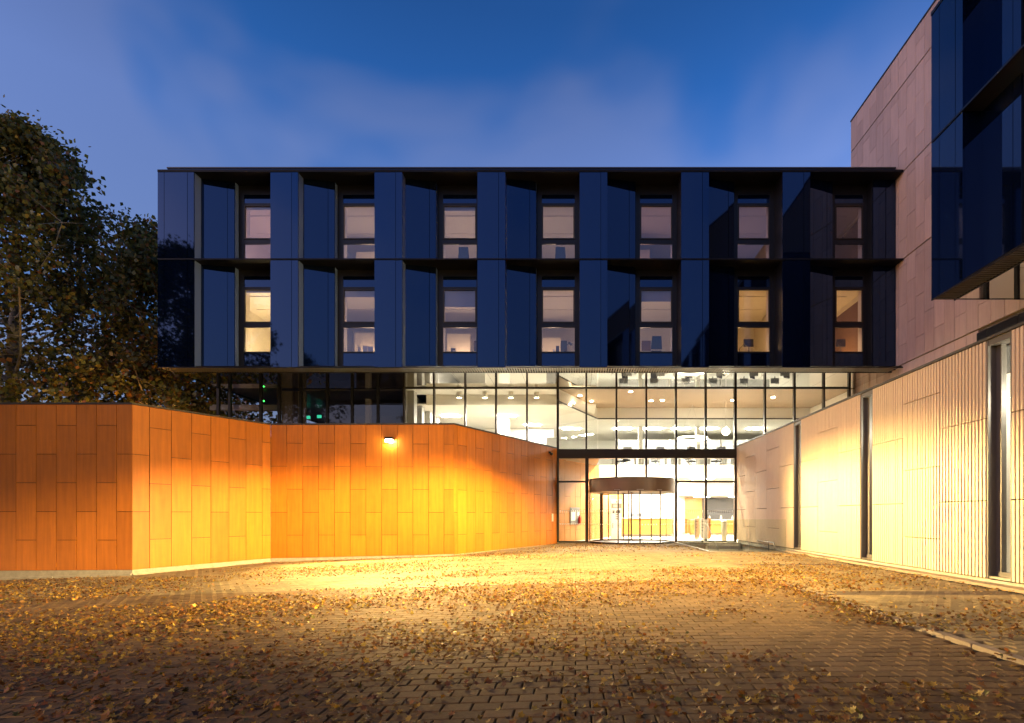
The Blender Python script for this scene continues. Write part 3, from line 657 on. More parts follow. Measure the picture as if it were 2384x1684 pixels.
# light panels on the upper-floor ceiling and under the upper floor
k = 0
PANELS = [(u,37.0,5.94,1.2,.5) for u in (1330,1450,1520,1585,1650,1760)]+[(u,32.0,5.89,1.0,.5) for u in (1050,1180)]+[(u,35.5,5.94,1.0,.4) for u in (1240,)]
PL_LAB = ['leftmost','second','third','fourth','fifth','rightmost']
for i,(u,y_,zr,w_,d_) in enumerate(PANELS):
    x = XU(u,y_); lab = (PL_LAB[i]+' glowing ceiling panel on the upper floor behind the hall') if i < 6 else ['glowing ceiling panel left in the white upper room','glowing ceiling panel by the column in the white upper room','glowing ceiling panel at the back of the white upper room'][i-6]
    tag(slab('light_panel','lamp_white',None, x-w_/2,x+w_/2,y_-d_/2,y_+d_/2,zr+EYE-.02,zr+EYE-.004), lab,'lamp','ceiling light panels')
for i,(x,y_) in enumerate(((2.6,33.2),(5.0,33.2),(7.8,33.2),(10.6,33.2),(4.2,35.8),(6.4,35.8))):
    lab = ['first','second','third','fourth'][i]+' light panel in the front row over the reception floor' if i < 4 else ['left','right'][i-4]+' light panel directly above the reception desk'
    tag(slab('light_panel','lamp_white',None, x-.6,x+.6,y_-.25,y_+.25,SLB-.024,SLB-.006), lab,'lamp','ceiling light panels')
for i,(x,y_) in enumerate(((9,38.5),(11.5,38.5))):
    tag(slab('light_panel','lamp_white',None, x-.5,x+.5,y_-.2,y_+.2,1.32+EYE-.02,1.32+EYE-.004), ['left','right'][i]+' light panel over the cafe counter','lamp','ceiling light panels')
# ring pendant and bright pendant
rp = P(1612,1021,31.3); t = thing('ring_pendant','glowing ring pendant hanging in the entrance hall','lamp',rp)
m = MB(); m.arc(rp[0],rp[1],.78,.86,rp[2]-.04,rp[2]+.04,0,360,48); m.build('ring', M['lamp_ring'], t)
m = MB()
for a in (30,150,270): m.tube((rp[0]+.82*math.cos(R(a)),rp[1]+.82*math.sin(R(a)),rp[2]),(rp[0],rp[1],ZS-.02),.006,n=5)
m.build('wire', M['steel'], t)
bp = P(1690,1005,30.2); t = thing('pendant_lamp','very bright globe pendant lamp near the right wall of the hall','lamp',bp)
m = MB(); m.lathe(bp,[(.001,-.2)]+[(.2*math.sin(a),-.2*math.cos(a)) for a in [i*math.pi/10 for i in range(1,10)]]+[(.001,.2)],20); m.build('globe', M['lamp_bright'], t)
m = MB(); m.tube((bp[0],bp[1],bp[2]+.2),(bp[0],bp[1],ZS-.02),.01,n=6); m.lathe((bp[0],bp[1],bp[2]+.17),[(.09,0),(.05,.08),(.001,.1)],12); m.build('rod', M['steel'], t)
# grey glazed partition on the upper floor, with dot strips
gp = thing('office_partition','grey glazed partition with rows of white dots on the upper floor','partition',(7,39,SLT))
for i in range(6):
    x0 = 3.1+1.85*i
    slab('panel','grey',gp, x0+.03,x0+1.80,39.0,39.04,SLT,5.45+EYE); slab('mullion','steel',gp, x0-.03,x0+.025,38.96,39.06,SLT,5.47+EYE)
    m = MB()
    for j in range(14):
        m.add([(x0+.15+.12*j+.035*math.cos(q*math.pi/4),38.985,5.12+EYE+.035*math.sin(q*math.pi/4)) for q in range(8)],[tuple(range(8))])
    m.build('dot_strip', M['dot'], gp)
slab('upper_column','white',hall, XU(1487,36),XU(1494,36)+.05,36,36.3,SLT,5.94+EYE); slab('upper_column','white',hall, XU(1621,36),XU(1628,36)+.05,36,36.3,SLT,5.94+EYE)
# desks, chairs and screens on the upper floor
def copy_tree(o, parent=None):
    c = o.copy(); COL.objects.link(c); WOFF[c] = WOFF[o]
    if parent is not None: c.parent = parent
    for ch in list(o.children): copy_tree(ch, c)
    return c
def make_desk(loc):
    t = thing('office_desk','x','desk',loc,'desks on the upper floor'); x,y_,z = loc
    slab('desktop','paper',t, x-.8,x+.8,y_-.4,y_+.4,z+.72,z+.75)
    for sx in (-.75,.75): slab('leg','steel',t, x+sx-.03,x+sx+.03,y_-.36,y_+.36,z,z+.718)
    sc = MB(); sc.box(x-.27,x+.27,y_+.05,y_+.09,z+.88,z+1.22); sc.box(x-.03,x+.03,y_+.06,y_+.08,z+.752,z+.9); sc.build('monitor', M['print'], t)
    return t
def make_chair(loc, label, group, h=.0):
    t = thing('office_chair',label,'chair',loc,group); x,y_,z = loc
    m = MB(); m.hexa([(x-.25,y_-.25,z+.42),(x+.25,y_-.25,z+.42),(x+.25,y_+.25,z+.42),(x-.25,y_+.25,z+.42)],[(x-.22,y_-.22,z+.5),(x+.22,y_-.22,z+.5),(x+.22,y_+.22,z+.5),(x-.22,y_+.22,z+.5)]); m.build('seat', M['chair'], t)
    m = MB(); m.hexa([(x-.25,y_-.27,z+.55),(x+.25,y_-.27,z+.55),(x+.25,y_-.20,z+.55),(x-.25,y_-.20,z+.55)],[(x-.21,y_-.33,z+1.12+h),(x+.21,y_-.33,z+1.12+h),(x+.21,y_-.27,z+1.12+h),(x-.21,y_-.27,z+1.12+h)]); m.build('backrest', M['chair'], t)
    m = MB(); m.tube((x,y_,z+.08),(x,y_,z+.42),.03); m.build('column', M['steel'], t)
    for a in range(5):
        c_, s_ = math.cos(a*1.2566), math.sin(a*1.2566); m = MB(); m.tube((x,y_,z+.09),(x+.3*c_,y_+.3*s_,z+.04),.022,.016,6); m.build('leg', M['chair'], t)
    return t
d0 = None; c0 = None
for i in range(6):
    x = 3.2+1.95*i
    for r_, y_ in enumerate((33.3,35.2)):
        lab_pos = ['leftmost','second','third','fourth','fifth','rightmost'][i]+' '
        if d0 is None: d0 = make_desk((x,y_,SLT)); o = d0
        else: o = copy_tree(d0); o.location = (x+random.uniform(-.1,.1),y_,SLT); WOFF[o] = Vector(o.location)
        o['label'] = lab_pos+'white desk with a screen in the '+('front' if r_ == 0 else 'back')+' row upstairs'
        lab = lab_pos+'black office chair in the '+('front' if r_ == 0 else 'back')+' row of desks upstairs'
        if c0 is None: c0 = make_chair((x,y_+.75,SLT),lab,'chairs on the upper floor'); o = c0
        else: o = copy_tree(c0); o.location = (x+random.uniform(-.4,.4),y_-.6,SLT); o.rotation_euler.z = random.uniform(-.8,.8); o['label'] = lab
# chairs and objects in the office windows
for (r,i,label) in ((1,2,'dark chair back behind the third window of the top row'),(1,3,'dark chair back behind the middle window of the top row'),(0,4,'dark chair back behind the fifth window of the lower row')):
    xa, xb = wins[i]; fl = (11.12 if r else 7.05)+EYE
    make_chair(((xa+xb)/2+.1, Y2+.72, fl), label, 'chairs in the office windows', .0)
def desk_lamp(x, y_, z, label):
    t = thing('desk_lamp', label, 'lamp', (x,y_,z)); m = MB(); m.lathe((x,y_,z),[(.001,.03),(.1,.025),(.1,0)],12); m.build('base', M['print'], t)
    m = MB(); m.path([(x,y_,z+.02),(x-.12,y_,z+.4),(x+.16,y_,z+.7)],.014,6); m.build('arm', M['print'], t)
    m = MB(); m.tube((x+.12,y_,z+.72),(x+.26,y_,z+.60),.035,.09,12); m.build('shade', M['print'], t)
for (i,lab) in ((5,'dark jointed desk lamp in the sixth window of the lower row'),(6,'dark jointed desk lamp in the last window of the lower row'),(3,'dark jointed desk lamp in the middle window of the lower row')):
    xa, xb = wins[i]; desk_lamp((xa+xb)/2-.35+(.7 if i == 3 else 0), Y2+.55, 7.32+EYE-.1, lab)
for (i,lab) in ((5,'dark computer screen on an arm in the sixth lower window'),(6,'dark computer screen on an arm in the last lower window')):
    xa, xb = wins[i]; x = (xa+xb)/2+.1; t = thing('computer_screen',lab,'screen',(x,Y2+.9,7.3+EYE))
    slab('screen','print',t, x-.25,x+.2,Y2+.9,Y2+.94,7.85+EYE,8.2+EYE); m = MB(); m.path([(x,Y2+.95,7.2+EYE),(x,Y2+.95,7.7+EYE),(x,Y2+.94,8.0+EYE)],.02,6); m.build('arm', M['print'], t)
xa, xb = wins[0]; p = ((xa+xb)/2-.35, 29.38, 0)
t = thing('wall_phone','small dark wall phone in the bright yellow window','phone',(p[0],29.3,8.1+EYE)); slab('body','print',t, p[0]-.09,p[0]+.09,29.33,29.395,8.95+EYE,9.35+EYE); slab('keypad','paper',t, p[0]-.02,p[0]+.05,29.318,29.328,9.1+EYE,9.25+EYE)
# reception
rc = thing('reception_desk','curved wood-fronted reception desk with white top','desk',(4.5,34,FZ))
def arcpts(x0,x1,y0,b,n=14): return [(x0+(x1-x0)*i/n, y0-b*math.sin(math.pi*i/n)) for i in range(n+1)]
fr_ = arcpts(2.95,6.15,34.2,.25); bk = [(6.15,34.9),(2.95,34.9)]
m = MB(); m.prism(fr_+bk, FZ+.16, EYE-.20); m.build('front', M['wood'], rc)
m = MB(); m.prism([(x*.98+.09,y_+.08) for x,y_ in fr_]+bk, FZ, FZ+.158); m.build('plinth', M['grey'], rc)
m = MB(); m.prism([(x,y_-.05) for x,y_ in fr_]+bk, EYE-.198, EYE-.15); m.build('top', M['paper'], rc)
for x in (3.65,4.05): tag(slab('monitor','print',None, x-.16,x+.16,34.6,34.64,EYE-.08,EYE+.12),'grey monitor '+('left' if x < 4 else 'right')+' of the pair behind the reception desk','monitor')
tag(slab('telephone','grey',None, 5.0,5.22,34.4,34.6,EYE-.148,EYE-.03),'small grey telephone on the reception desk','telephone')
pn = thing('notice_board','grey notice board with white sheet on the inner orange wall','notice board',sI.w(1.6,.02,EYE-.3))
sI.slab(MBq := MB(), 1.05,2.05,.008,.04,EYE-.48,EYE-.48,EYE+.42,EYE+.42); MBq.build('board', M['grey'], pn)
sI.slab(MBq := MB(), 1.12,1.55,.042,.05,EYE-.28,EYE-.28,EYE+.18,EYE+.18); MBq.build('sheet', M['paper'], pn)
sI.slab(MBq := MB(), 1.78,1.98,.042,.05,EYE-.02,EYE-.02,EYE+.18,EYE+.18); MBq.build('notice', M['paper'], pn)
def text(name, s, loc, size, mt, parent, rz=0.0):
    c = bpy.data.curves.new(name,'FONT'); c.body = s; c.size = size; c.extrude = .002; c.align_x = 'CENTER'
    o = bpy.data.objects.new(name, c); COL.objects.link(o); bpy.context.view_layer.update()
    me = bpy.data.meshes.new_from_object(o); bpy.data.objects.remove(o); me.materials.clear(); me.materials.append(M[mt])
    return put(name, me, parent, loc, (R(90),0,rz))
az = math.atan2(sI.d.y, sI.d.x)
text('lettering','32   1', sI.w(1.38,.05,EYE+.26), .13, 'paper', pn, az)
fe = thing('fire_extinguisher','red fire extinguisher standing by the notice board','extinguisher',sI.w(1.85,.14,EYE-.45)); q = sI.w(1.85,.14,EYE-.45)
m = MB(); m.lathe(q,[(.001,0),(.075,0),(.08,.03),(.08,.30),(.05,.37),(.025,.4)],14); m.build('cylinder', M['red'], fe)
m = MB(); m.lathe((q[0],q[1],q[2]+.4),[(.025,0),(.03,.05),(.001,.07)],10); m.tube((q[0],q[1],q[2]+.45),(q[0]+.09,q[1]-.05,q[2]+.47),.012); m.build('valve', M['print'], fe)
m = MB(); m.path([(q[0],q[1],q[2]+.43),(q[0]+.11,q[1]-.02,q[2]+.36),(q[0]+.1,q[1]-.02,q[2]+.12)],.011,6); m.build('hose', M['print'], fe)
ts = thing('sign_totem','tall white freestanding information sign inside the revolving door','sign',(2.55,31.6,FZ))
tx0, tx1, ty = XU(1423,31.5), XU(1447,31.5), 31.5
slab('body','paper',ts, tx0,tx1,ty,ty+.12,FZ+.05,EYE+.93); slab('foot','steel',ts, tx0-.05,tx1+.05,ty-.1,ty+.25,FZ,FZ+.045)
def prt(x0,x1,z0,z1,mt='print'): slab('printed_mark',mt,ts, tx0+(tx1-tx0)*x0,tx0+(tx1-tx0)*x1,ty-.004,ty-.001,EYE+z0,EYE+z1)
prt(0,1,.42,.68,'grey')
for z in (.56,.47):
    for a in (.22,.36,.5,.64): slab('printed_mark','paper',ts, tx0+(tx1-tx0)*a,tx0+(tx1-tx0)*(a+.1),ty-.009,ty-.006,EYE+z,EYE+z+.06)
prt(.47,.55,.74,.84)
for a in (.12,.42,.7): prt(a,a+.2,.12,.30)
for z in (.0,-.12,-.24): prt(.42,.74,z,z+.07,'grey')
for a in (.12,.82): prt(a,a+.07,-.75,-.45)
prt(.6,.75,-.62,-.58)
# poster stands, cafe counter
for i,(u0,u1,y_,mt,lab) in enumerate(((1617,1629,28.4,'paper','narrower white poster stand behind the entrance glass'),(1631,1644,28.6,'paper','wider white poster stand behind the entrance glass'),(1646,1655,28.3,'orangefab','slim orange poster stand behind the entrance glass'))):
    t = thing('poster_stand',lab,'sign',(XU(u0,y_),y_,FZ)); x0, x1 = XU(u0,y_),XU(u1,y_)
    slab('board',mt,t, x0,x1,y_,y_+.03,FZ+.12,EYE-.16); slab('foot','steel',t, x0-.04,x1+.04,y_-.14,y_+.16,FZ,FZ+.03); slab('stem','steel',t, (x0+x1)/2-.02,(x0+x1)/2+.02,y_+.032,y_+.06,FZ+.031,EYE-.3)
    if mt == 'paper':
        for j in range(4): slab('printed_mark','grey',t, x0+.05,x1-.07-.03*j,y_-.003,y_-.001,EYE-.35-.16*j,EYE-.30-.16*j)
ct = thing('cafe_counter','wooden cafe counter with white top at the back right of the hall','counter',(10.5,37.5,FZ))
slab('front','wood',ct, 8.0,13.0,37.6,38.3,FZ+.1,EYE-.34); slab('top','paper',ct, 7.95,13.05,37.55,38.35,EYE-.338,EYE-.30); slab('plinth','grey',ct, 8.05,12.95,37.65,38.25,FZ,FZ+.098)
for i in range(5):
    x = 8.6+.8*i; m = MB(); m.lathe((x,37.9,EYE-.298),[(.001,0),(.06,0),(.07,.16),(.03,.22),(.03,.28),(.001,.28)],10)
    tag(m.build('glass_jar', M['cream']), ORD[i]+' jar from the left on the cafe counter' if i < 4 else 'rightmost jar on the cafe counter','jar','jars on the cafe counter')
cr_ = thing('curved_bin','pale cylindrical waste bin inside by the right end of the glass','bin',(8.0,28.3,FZ))
m = MB(); m.lathe((7.75,28.2,FZ),[(.001,0),(.13,0),(.15,.9),(.15,.98)],16); m.build('body', M['cream'], cr_)
m = MB(); m.lathe((7.75,28.2,FZ+.982),[(.16,0),(.16,.04),(.08,.12),(.001,.13)],16); m.build('lid', M['steel'], cr_)
# ================================================================== RIBBED WALL (annex on the right)
XW = 8.10; RT = 3.44+EYE; RB0 = -1.24+EYE
rw = thing('ribbed_wall','long pale ribbed cladding wall with three dark window slots, right side','wall',(XW,18,0))
PWD = 1.36
def rib_mesh(w, h, nm):
    m = MB(); m.box(.030,.055,0,w,0,h); n = max(3, round(w/0.097)); p = w/n
    for i in range(n):
        y0 = p*i+.015; y1 = p*(i+1)-.015
        m.hexa([(.030,y0,.0),(.030,y0,h),(.030,y1,h),(.030,y1,.0)],[(-.014,y0+.004,.0),(-.014,y0+.004,h),(-.014,y1-.004,h),(-.014,y1-.004,.0)])
    return m.mesh(nm, M['rib'])
cache = {}
def ribbed(y0, y1, z0, z1):
    w, h = round(y1-y0-.010,3), round(z1-z0-.022,3)
    if (w,h) not in cache: cache[w,h] = rib_mesh(w,h,'ribbed_panel')
    put('ribbed_panel', cache[w,h], rw, (XW+random.uniform(-.002,.002), y0+.005, z0+.011))
blocks = [(27.13,20.06,5),(19.41,15.35,3),(14.73,10.64,3),(10.04,5.96,3),(5.34,1.26,3),(0.64,-3.44,3)]
ci = 0
for (ya, yb, n) in blocks:
    for i in range(n):
        y1 = ya-(ya-yb)*i/n; y0 = ya-(ya-yb)*(i+1)/n
        js = [1.91,.29] if i % 2 == 0 else [2.73,1.10,-.53]
        zz_ = [RB0]+sorted(j+EYE for j in js)+[RT]
        for a, b in zip(zz_, zz_[1:]): ribbed(y0,y1,a,b)
    m = MB(); m.box(XW+.06,XW+.30,yb,ya,-.3,RT); m.build('backing_wall', M['tanjoint'], rw)
slots = [(20.06,19.41),(15.35,14.73),(10.64,10.04),(5.96,5.34),(1.26,.64)]
for (ya, yb) in slots:
    fr = MB(); d = .26
    fr.box(XW+.002,XW+d,ya-.03,ya+.0,.16,RT-.002); fr.box(XW+.002,XW+d,yb,yb+.03,.16,RT-.002); fr.box(XW+.01,XW+d,yb+.03,ya-.03,RT-.12,RT-.002)
    fr.box(XW+.16,XW+d,yb+.03,yb+.09,.30,RT-.12); fr.box(XW+.16,XW+d,ya-.16,ya-.03,.30,RT-.12); fr.box(XW+.14,XW+d,yb+.03,ya-.03,.16,.30)
    w = fr.build('slot_window', M['slotmetal'], rw)
    m = MB(); m.box(XW+.20,XW+.212,yb+.09,ya-.16,.30,RT-.12); m.build('pane', M['glass'], w)
    slab('sill','steel',w, XW+.02,XW+.135,yb+.032,ya-.032,.165,.21)
    if ya > 9:
        pl = bpy.data.lights.new('annex_light','POINT'); pl.energy = 260; pl.color = (1,.86,.66); pl.shadow_soft_size = .1
        po = bpy.data.objects.new('annex_light', pl); COL.objects.link(po); po.location = (XW+1.3,yb-.9,RT-.9)
slab('coping','coping',rw, XW-.035,XW+.36,-3.44,27.12,RT+.003,RT+.055)
slab('plinth','plinth',rw, XW+.03,XW+.3,-3.44,27.12,-.4,RB0-.02)
yy = -3.4
km = MB().box(-.14,.14,.004,.90,-.06,0).mesh('kerb_stone', M['edging'])
while yy < 19.9:
    put('kerb_stone', km, rw, (XW-.17, yy, gz(8)+.045)); yy += .905
slab('roof','roof',rw, XW+.3,14.1,-3.44,27.05,RT-.15,RT-.02)
slab('inner_wall','white',rw, XW+1.9,XW+2.0,-3.4,27,-.3,RT-.16); slab('inner_floor','floor',rw, XW+.31,XW+1.9,-3.4,27,-.1,.06)
slab('end_wall','rib',rw, XW+.07,XW+.5,-3.6,-3.45,-.3,RT)
# ================================================================== TAN BUILDING
XT = 14.15
tb = thing('tan_building','tall tan panel-clad building rising behind the block, upper right','building',(XT+5,20,0))
levels = [3.1,6.53,11.07,14.85,18.63,20.22]
YE = 27.77; cw = 0.585
slab('core','tanjoint',tb, XT+.05,34,-16,YE-.01,-.3,20.2+EYE)
for c in range(20):
    y1 = YE-cw*c; y0 = y1-cw
    for b, (za, zb) in enumerate(zip(levels, levels[1:])):
        if y1 < 19.2 and b == 0: continue
        h = zb-za
        if h < 2: js = [za+.95] if c % 2 else [za+.1+.0] ; js = [za+.9] if c % 2 else []
        else:
            js = [za+1.7*k+(.85 if c % 2 else 0) for k in range(0,4)]; js = [j for j in js if za+.25 < j < zb-.25]
        zz_ = [za+.02]+js+[zb-.02]
        for p0, p1 in zip(zz_, zz_[1:]):
            m = MB(); pr = random.uniform(-.002,.002)
            m.box(XT+pr,XT+.045,y0+.008,y1-.008,p0+EYE+.008,p1+EYE-.008); m.build('panel', M['tan'], tb)
for z in levels[1:-1]: slab('brass_strip','brass',tb, XT+.02,XT+.048,16.0,YE,z+EYE-.018,z+EYE+.018)
slab('coping','coping',tb, XT-.02,XT+.5,-16,YE+.03,levels[-1]+EYE,levels[-1]+EYE+.07)
# window band under the projecting box
sb = MB(); YT = 19.15
slab('reveal','tan',tb, XT+.0,XT+.045,18.95,19.22,RT,6.39+EYE)
for y_ in (18.6,17.3,15.2,13.1,11.0,8.9): slab('mullion','blackframe',tb, XT-.06,XT+.06,y_-.07,y_+.07,RT,6.39+EYE)
wb = slab('window_band','blackframe',tb, XT-.05,XT+.04,4,19.0,6.05+EYE,6.39+EYE)
for a, b in zip((18.95,18.6,17.3,15.2,13.1,11.0),(18.6,17.3,15.2,13.1,11.0,8.9)):
    m = MB(); m.add([(XT-.02,b+.07,RT),(XT-.02,a-.07,RT),(XT-.02,a-.07,6.05+EYE),(XT-.02,b+.07,6.05+EYE)],[(0,1,2,3)]); m.build('pane', M['winglass'], tb)
# one pale sheet before the core stands in for lit rooms behind that band
slab('room_wall','cream',tb, XT+.02,XT+.04,8.9,18.5,RT,6.05+EYE)
# projecting dark glass box ------------------------------------------
XB = 10.55; YB1 = 15.97
bx_ = thing('projecting_glass_box','dark glossy glass box jutting from the tan building, upper right','building',(XB,12,ZB))
slab('body','blackframe',bx_, XB+.62,XT-.07,-14,YB1,ZB+.07,ZT)
slab('far_end_panel','black',bx_, XB,XT-.02,YB1+.002,YB1+.05,ZB,ZT+.0)
pit = 4.42; rows2 = ((ZB+.01,ZM-.03),(ZM+.03,ZT-.01))
def xpan(name, x, y0, y1, z0, z1): m = MB(); x_ = x+random.uniform(-.002,.002); m.box(x_,x_+.05,y0,y1,z0,z1); return m.build(name, M['black'], bx_)
for k in range(6):
    a = YB1-pit*k
    if k == 0: seq = [(a,a-.29),(a-.308,a-.95),(a-.968,a-1.24)]; e1 = a-1.24
    else: seq = [(a,a-.92),(a-.938,a-1.19)]; e1 = a-1.19
    for z0,z1 in rows2:
        for p,q_ in seq: xpan('panel',XB,q_,p,z0,z1)
        m = MB(); m.box(XB+.052,XB+.56,e1-.004,e1+.05,z0,z1); m.build('reveal_panel', M['black'], bx_)
        xpan('panel',XB+.54,e1-1.02,e1-.006,z0,z1); xpan('panel',XB+.54,e1-1.28,e1-1.038,z0,z1)
        m = MB(); m.box(XB+.1,XB+.15,a-pit,a-pit+.05,z0,z1); m.box(XB+.66,XB+.68,a-pit,e1-1.3,z0,z1); m.build('window_wall', M['black'], bx_)
slab('ledge','blackframe',bx_, XB-.03,XB+1.0,-14,YB1+.0,ZM-.028,ZM+.028)
slab('roof_ledge','blackframe',bx_, XB-.02,XT-.03,-14,YB1+.05,ZT,ZT+.1)
sm2 = MB().box(0,.60,-.022,.022,0,.03).mesh('slat', M['slat'])
for i in range(150): put('slat', sm2, bx_, (XB+.04, YB1-.1-.115*i, ZB-.012))
slab('slat_tray','blackframe',bx_, XB+.03,XB+.64,-14,YB1,ZB+.05,ZB+.06)
slab('edge_trim','blackframe',bx_, XB-.01,XB+.035,-14,YB1+.05,ZB-.03,ZB+.005); slab('edge_trim','blackframe',bx_, XB+.66,XB+.70,-14,YB1+.05,ZB-.03,ZB+.05)
for k in range(8): slab('soffit_sheet','mirror',bx_, XB+.71,XT-.07,YB1-2*(k+1)+.006,YB1-2*k-.006 if k else YB1+.04,ZB+.01,ZB+.03)
# ================================================================== STAIR PIT with glass balustrade
pt = thing('basement_stair', None, None, (6.5,23,0), kind='structure')
PZ = -2.6
slab('pit_wall','plinth',pt, HX0-.2,HX0,HY0-.2,HY1+.2,PZ,.045); slab('pit_wall','plinth',pt, HX0,HX1+.06,HY1,HY1+.2,PZ,.045); slab('pit_wall','plinth',pt, HX0,HX1+.06,HY0-.2,HY0,PZ,.045)
slab('pit_floor','plinth',pt, HX0,HX1+.06,HY0,HY1,PZ-.1,PZ)
for i in range(12): slab('step','plinth',pt, HX0+1.3,HX1,HY1-.35*i-.35,HY1-.35*i,PZ+.001,-.05-.19*i)
bal = thing('glass_balustrade','clear glass balustrade round the stair opening beside the entrance','balustrade',(6.5,HY0,0))
gp1 = [HX0-.1, HX0+1.35, HX1-.15]
for a, b in zip(gp1, gp1[1:]):
    m = MB(); m.box(a+.01,b-.01,HY0-.13,HY0-.115,.06,1.25); m.build('pane', M['balglass'], bal)
for a, b in ((HY0-.1,23.4),(23.4,HY1)):
    m = MB(); m.box(HX0-.13,HX0-.115,a+.01,b-.01,.06,1.25); m.build('pane', M['balglass'], bal)
slab('base_channel','steel',bal, HX0-.16,HX1-.1,HY0-.16,HY0-.09,.03,.075); slab('base_channel','steel',bal, HX0-.16,HX0-.09,HY0-.088,HY1,.03,.075)
def rail(lab, pts, posts):
    t = thing('handrail',lab,'handrail',pts[0]); m = MB(); m.path(pts,.022,8); m.build('rail', M['slotmetal'], t)
    for a, b in posts: m = MB(); m.tube(a,b,.016,n=8); m.build('post', M['slotmetal'], t)
rail('steel handrail descending on the left side of the stair opening', [(HX0+1.25,HY1,1.0),(HX0+1.25,HY1-.6,.95),(HX0+1.25,HY0+.4,-2.0)], [((HX0+1.25,HY1-.3,-.1),(HX0+1.25,HY1-.3,.97)),((HX0+1.25,HY1-2.5,-1.2),(HX0+1.25,HY1-2.5,-.05))])
rail('steel handrail by the ribbed wall in the stair opening', [(HX1-.35,HY0+.5,.12),(HX1-.12,HY0+1.2,.30),(HX1-.12,HY0+3.2,.30)], [((HX1-.35,HY0+.5,-.8),(HX1-.35,HY0+.5,.12)),((HX1-.12,HY0+1.8,-.6),(HX1-.12,HY0+1.8,.29))])
# ================================================================== TREES
LOBE = [(0,-.5),(.10,-.28),(.42,-.36),(.30,-.08),(.52,.16),(.22,.20),(0,.55),(-.22,.20),(-.52,.16),(-.30,-.08),(-.42,-.36),(-.10,-.28)]
LV = np.array([(x,y,0) for x,y in LOBE]+[(0,0,0.05)]); NL = len(LV)
LF = np.array([(12,i,(i+1)%12) for i in range(12)])
SIMPLE = np.array([(0,-.5,0),(.5,-.1,.04),(.25,.25,0),(0,.55,.05),(-.25,.25,0),(-.5,-.1,.04)]); SF = np.array([(0,1,2),(0,2,3),(0,3,4),(0,4,5)])
def rand_rot(n):
    q = rng.normal(size=(n,4)); q /= np.linalg.norm(q,axis=1)[:,None]; w,x,y,z = q.T
    return np.stack([1-2*(y*y+z*z),2*(x*y-z*w),2*(x*z+y*w),2*(x*y+z*w),1-2*(x*x+z*z),2*(y*z-x*w),2*(x*z-y*w),2*(y*z+x*w),1-2*(x*x+y*y)],1).reshape(n,3,3)
def inst_mesh(name, V, Fc, pos, rot, scl, cols, mt):
    n = len(pos); k = len(V)
    vv = np.einsum('nij,kj->nki', rot, V)*scl[:,None,None]+pos[:,None,:]
    ff = (Fc[None]+ (np.arange(n)*k)[:,None,None]).reshape(-1,3)
    me = bpy.data.meshes.new(name); me.vertices.add(n*k); me.vertices.foreach_set('co', vv.astype(np.float32).ravel())
    me.loops.add(ff.size); me.loops.foreach_set('vertex_index', ff.astype(np.int32).ravel())
    me.polygons.add(len(ff)); me.polygons.foreach_set('loop_start', np.arange(0,ff.size,3,dtype=np.int32)); me.polygons.foreach_set('loop_total', np.full(len(ff),3,dtype=np.int32))
    me.update(calc_edges=True); me.materials.append(mt)
    at = me.attributes.new('col','FLOAT_COLOR','FACE'); c4 = np.concatenate([cols,np.ones((n,1))],1); at.data.foreach_set('color', np.repeat(c4,len(Fc),0).astype(np.float32).ravel())
    return me
PAL = np.array([(.085,.095,.02),(.12,.12,.023),(.16,.14,.027),(.19,.13,.025),(.20,.085,.02),(.28,.19,.03),(.15,.07,.017)])
PW_ = np.array([.30,.27,.18,.09,.06,.05,.05])
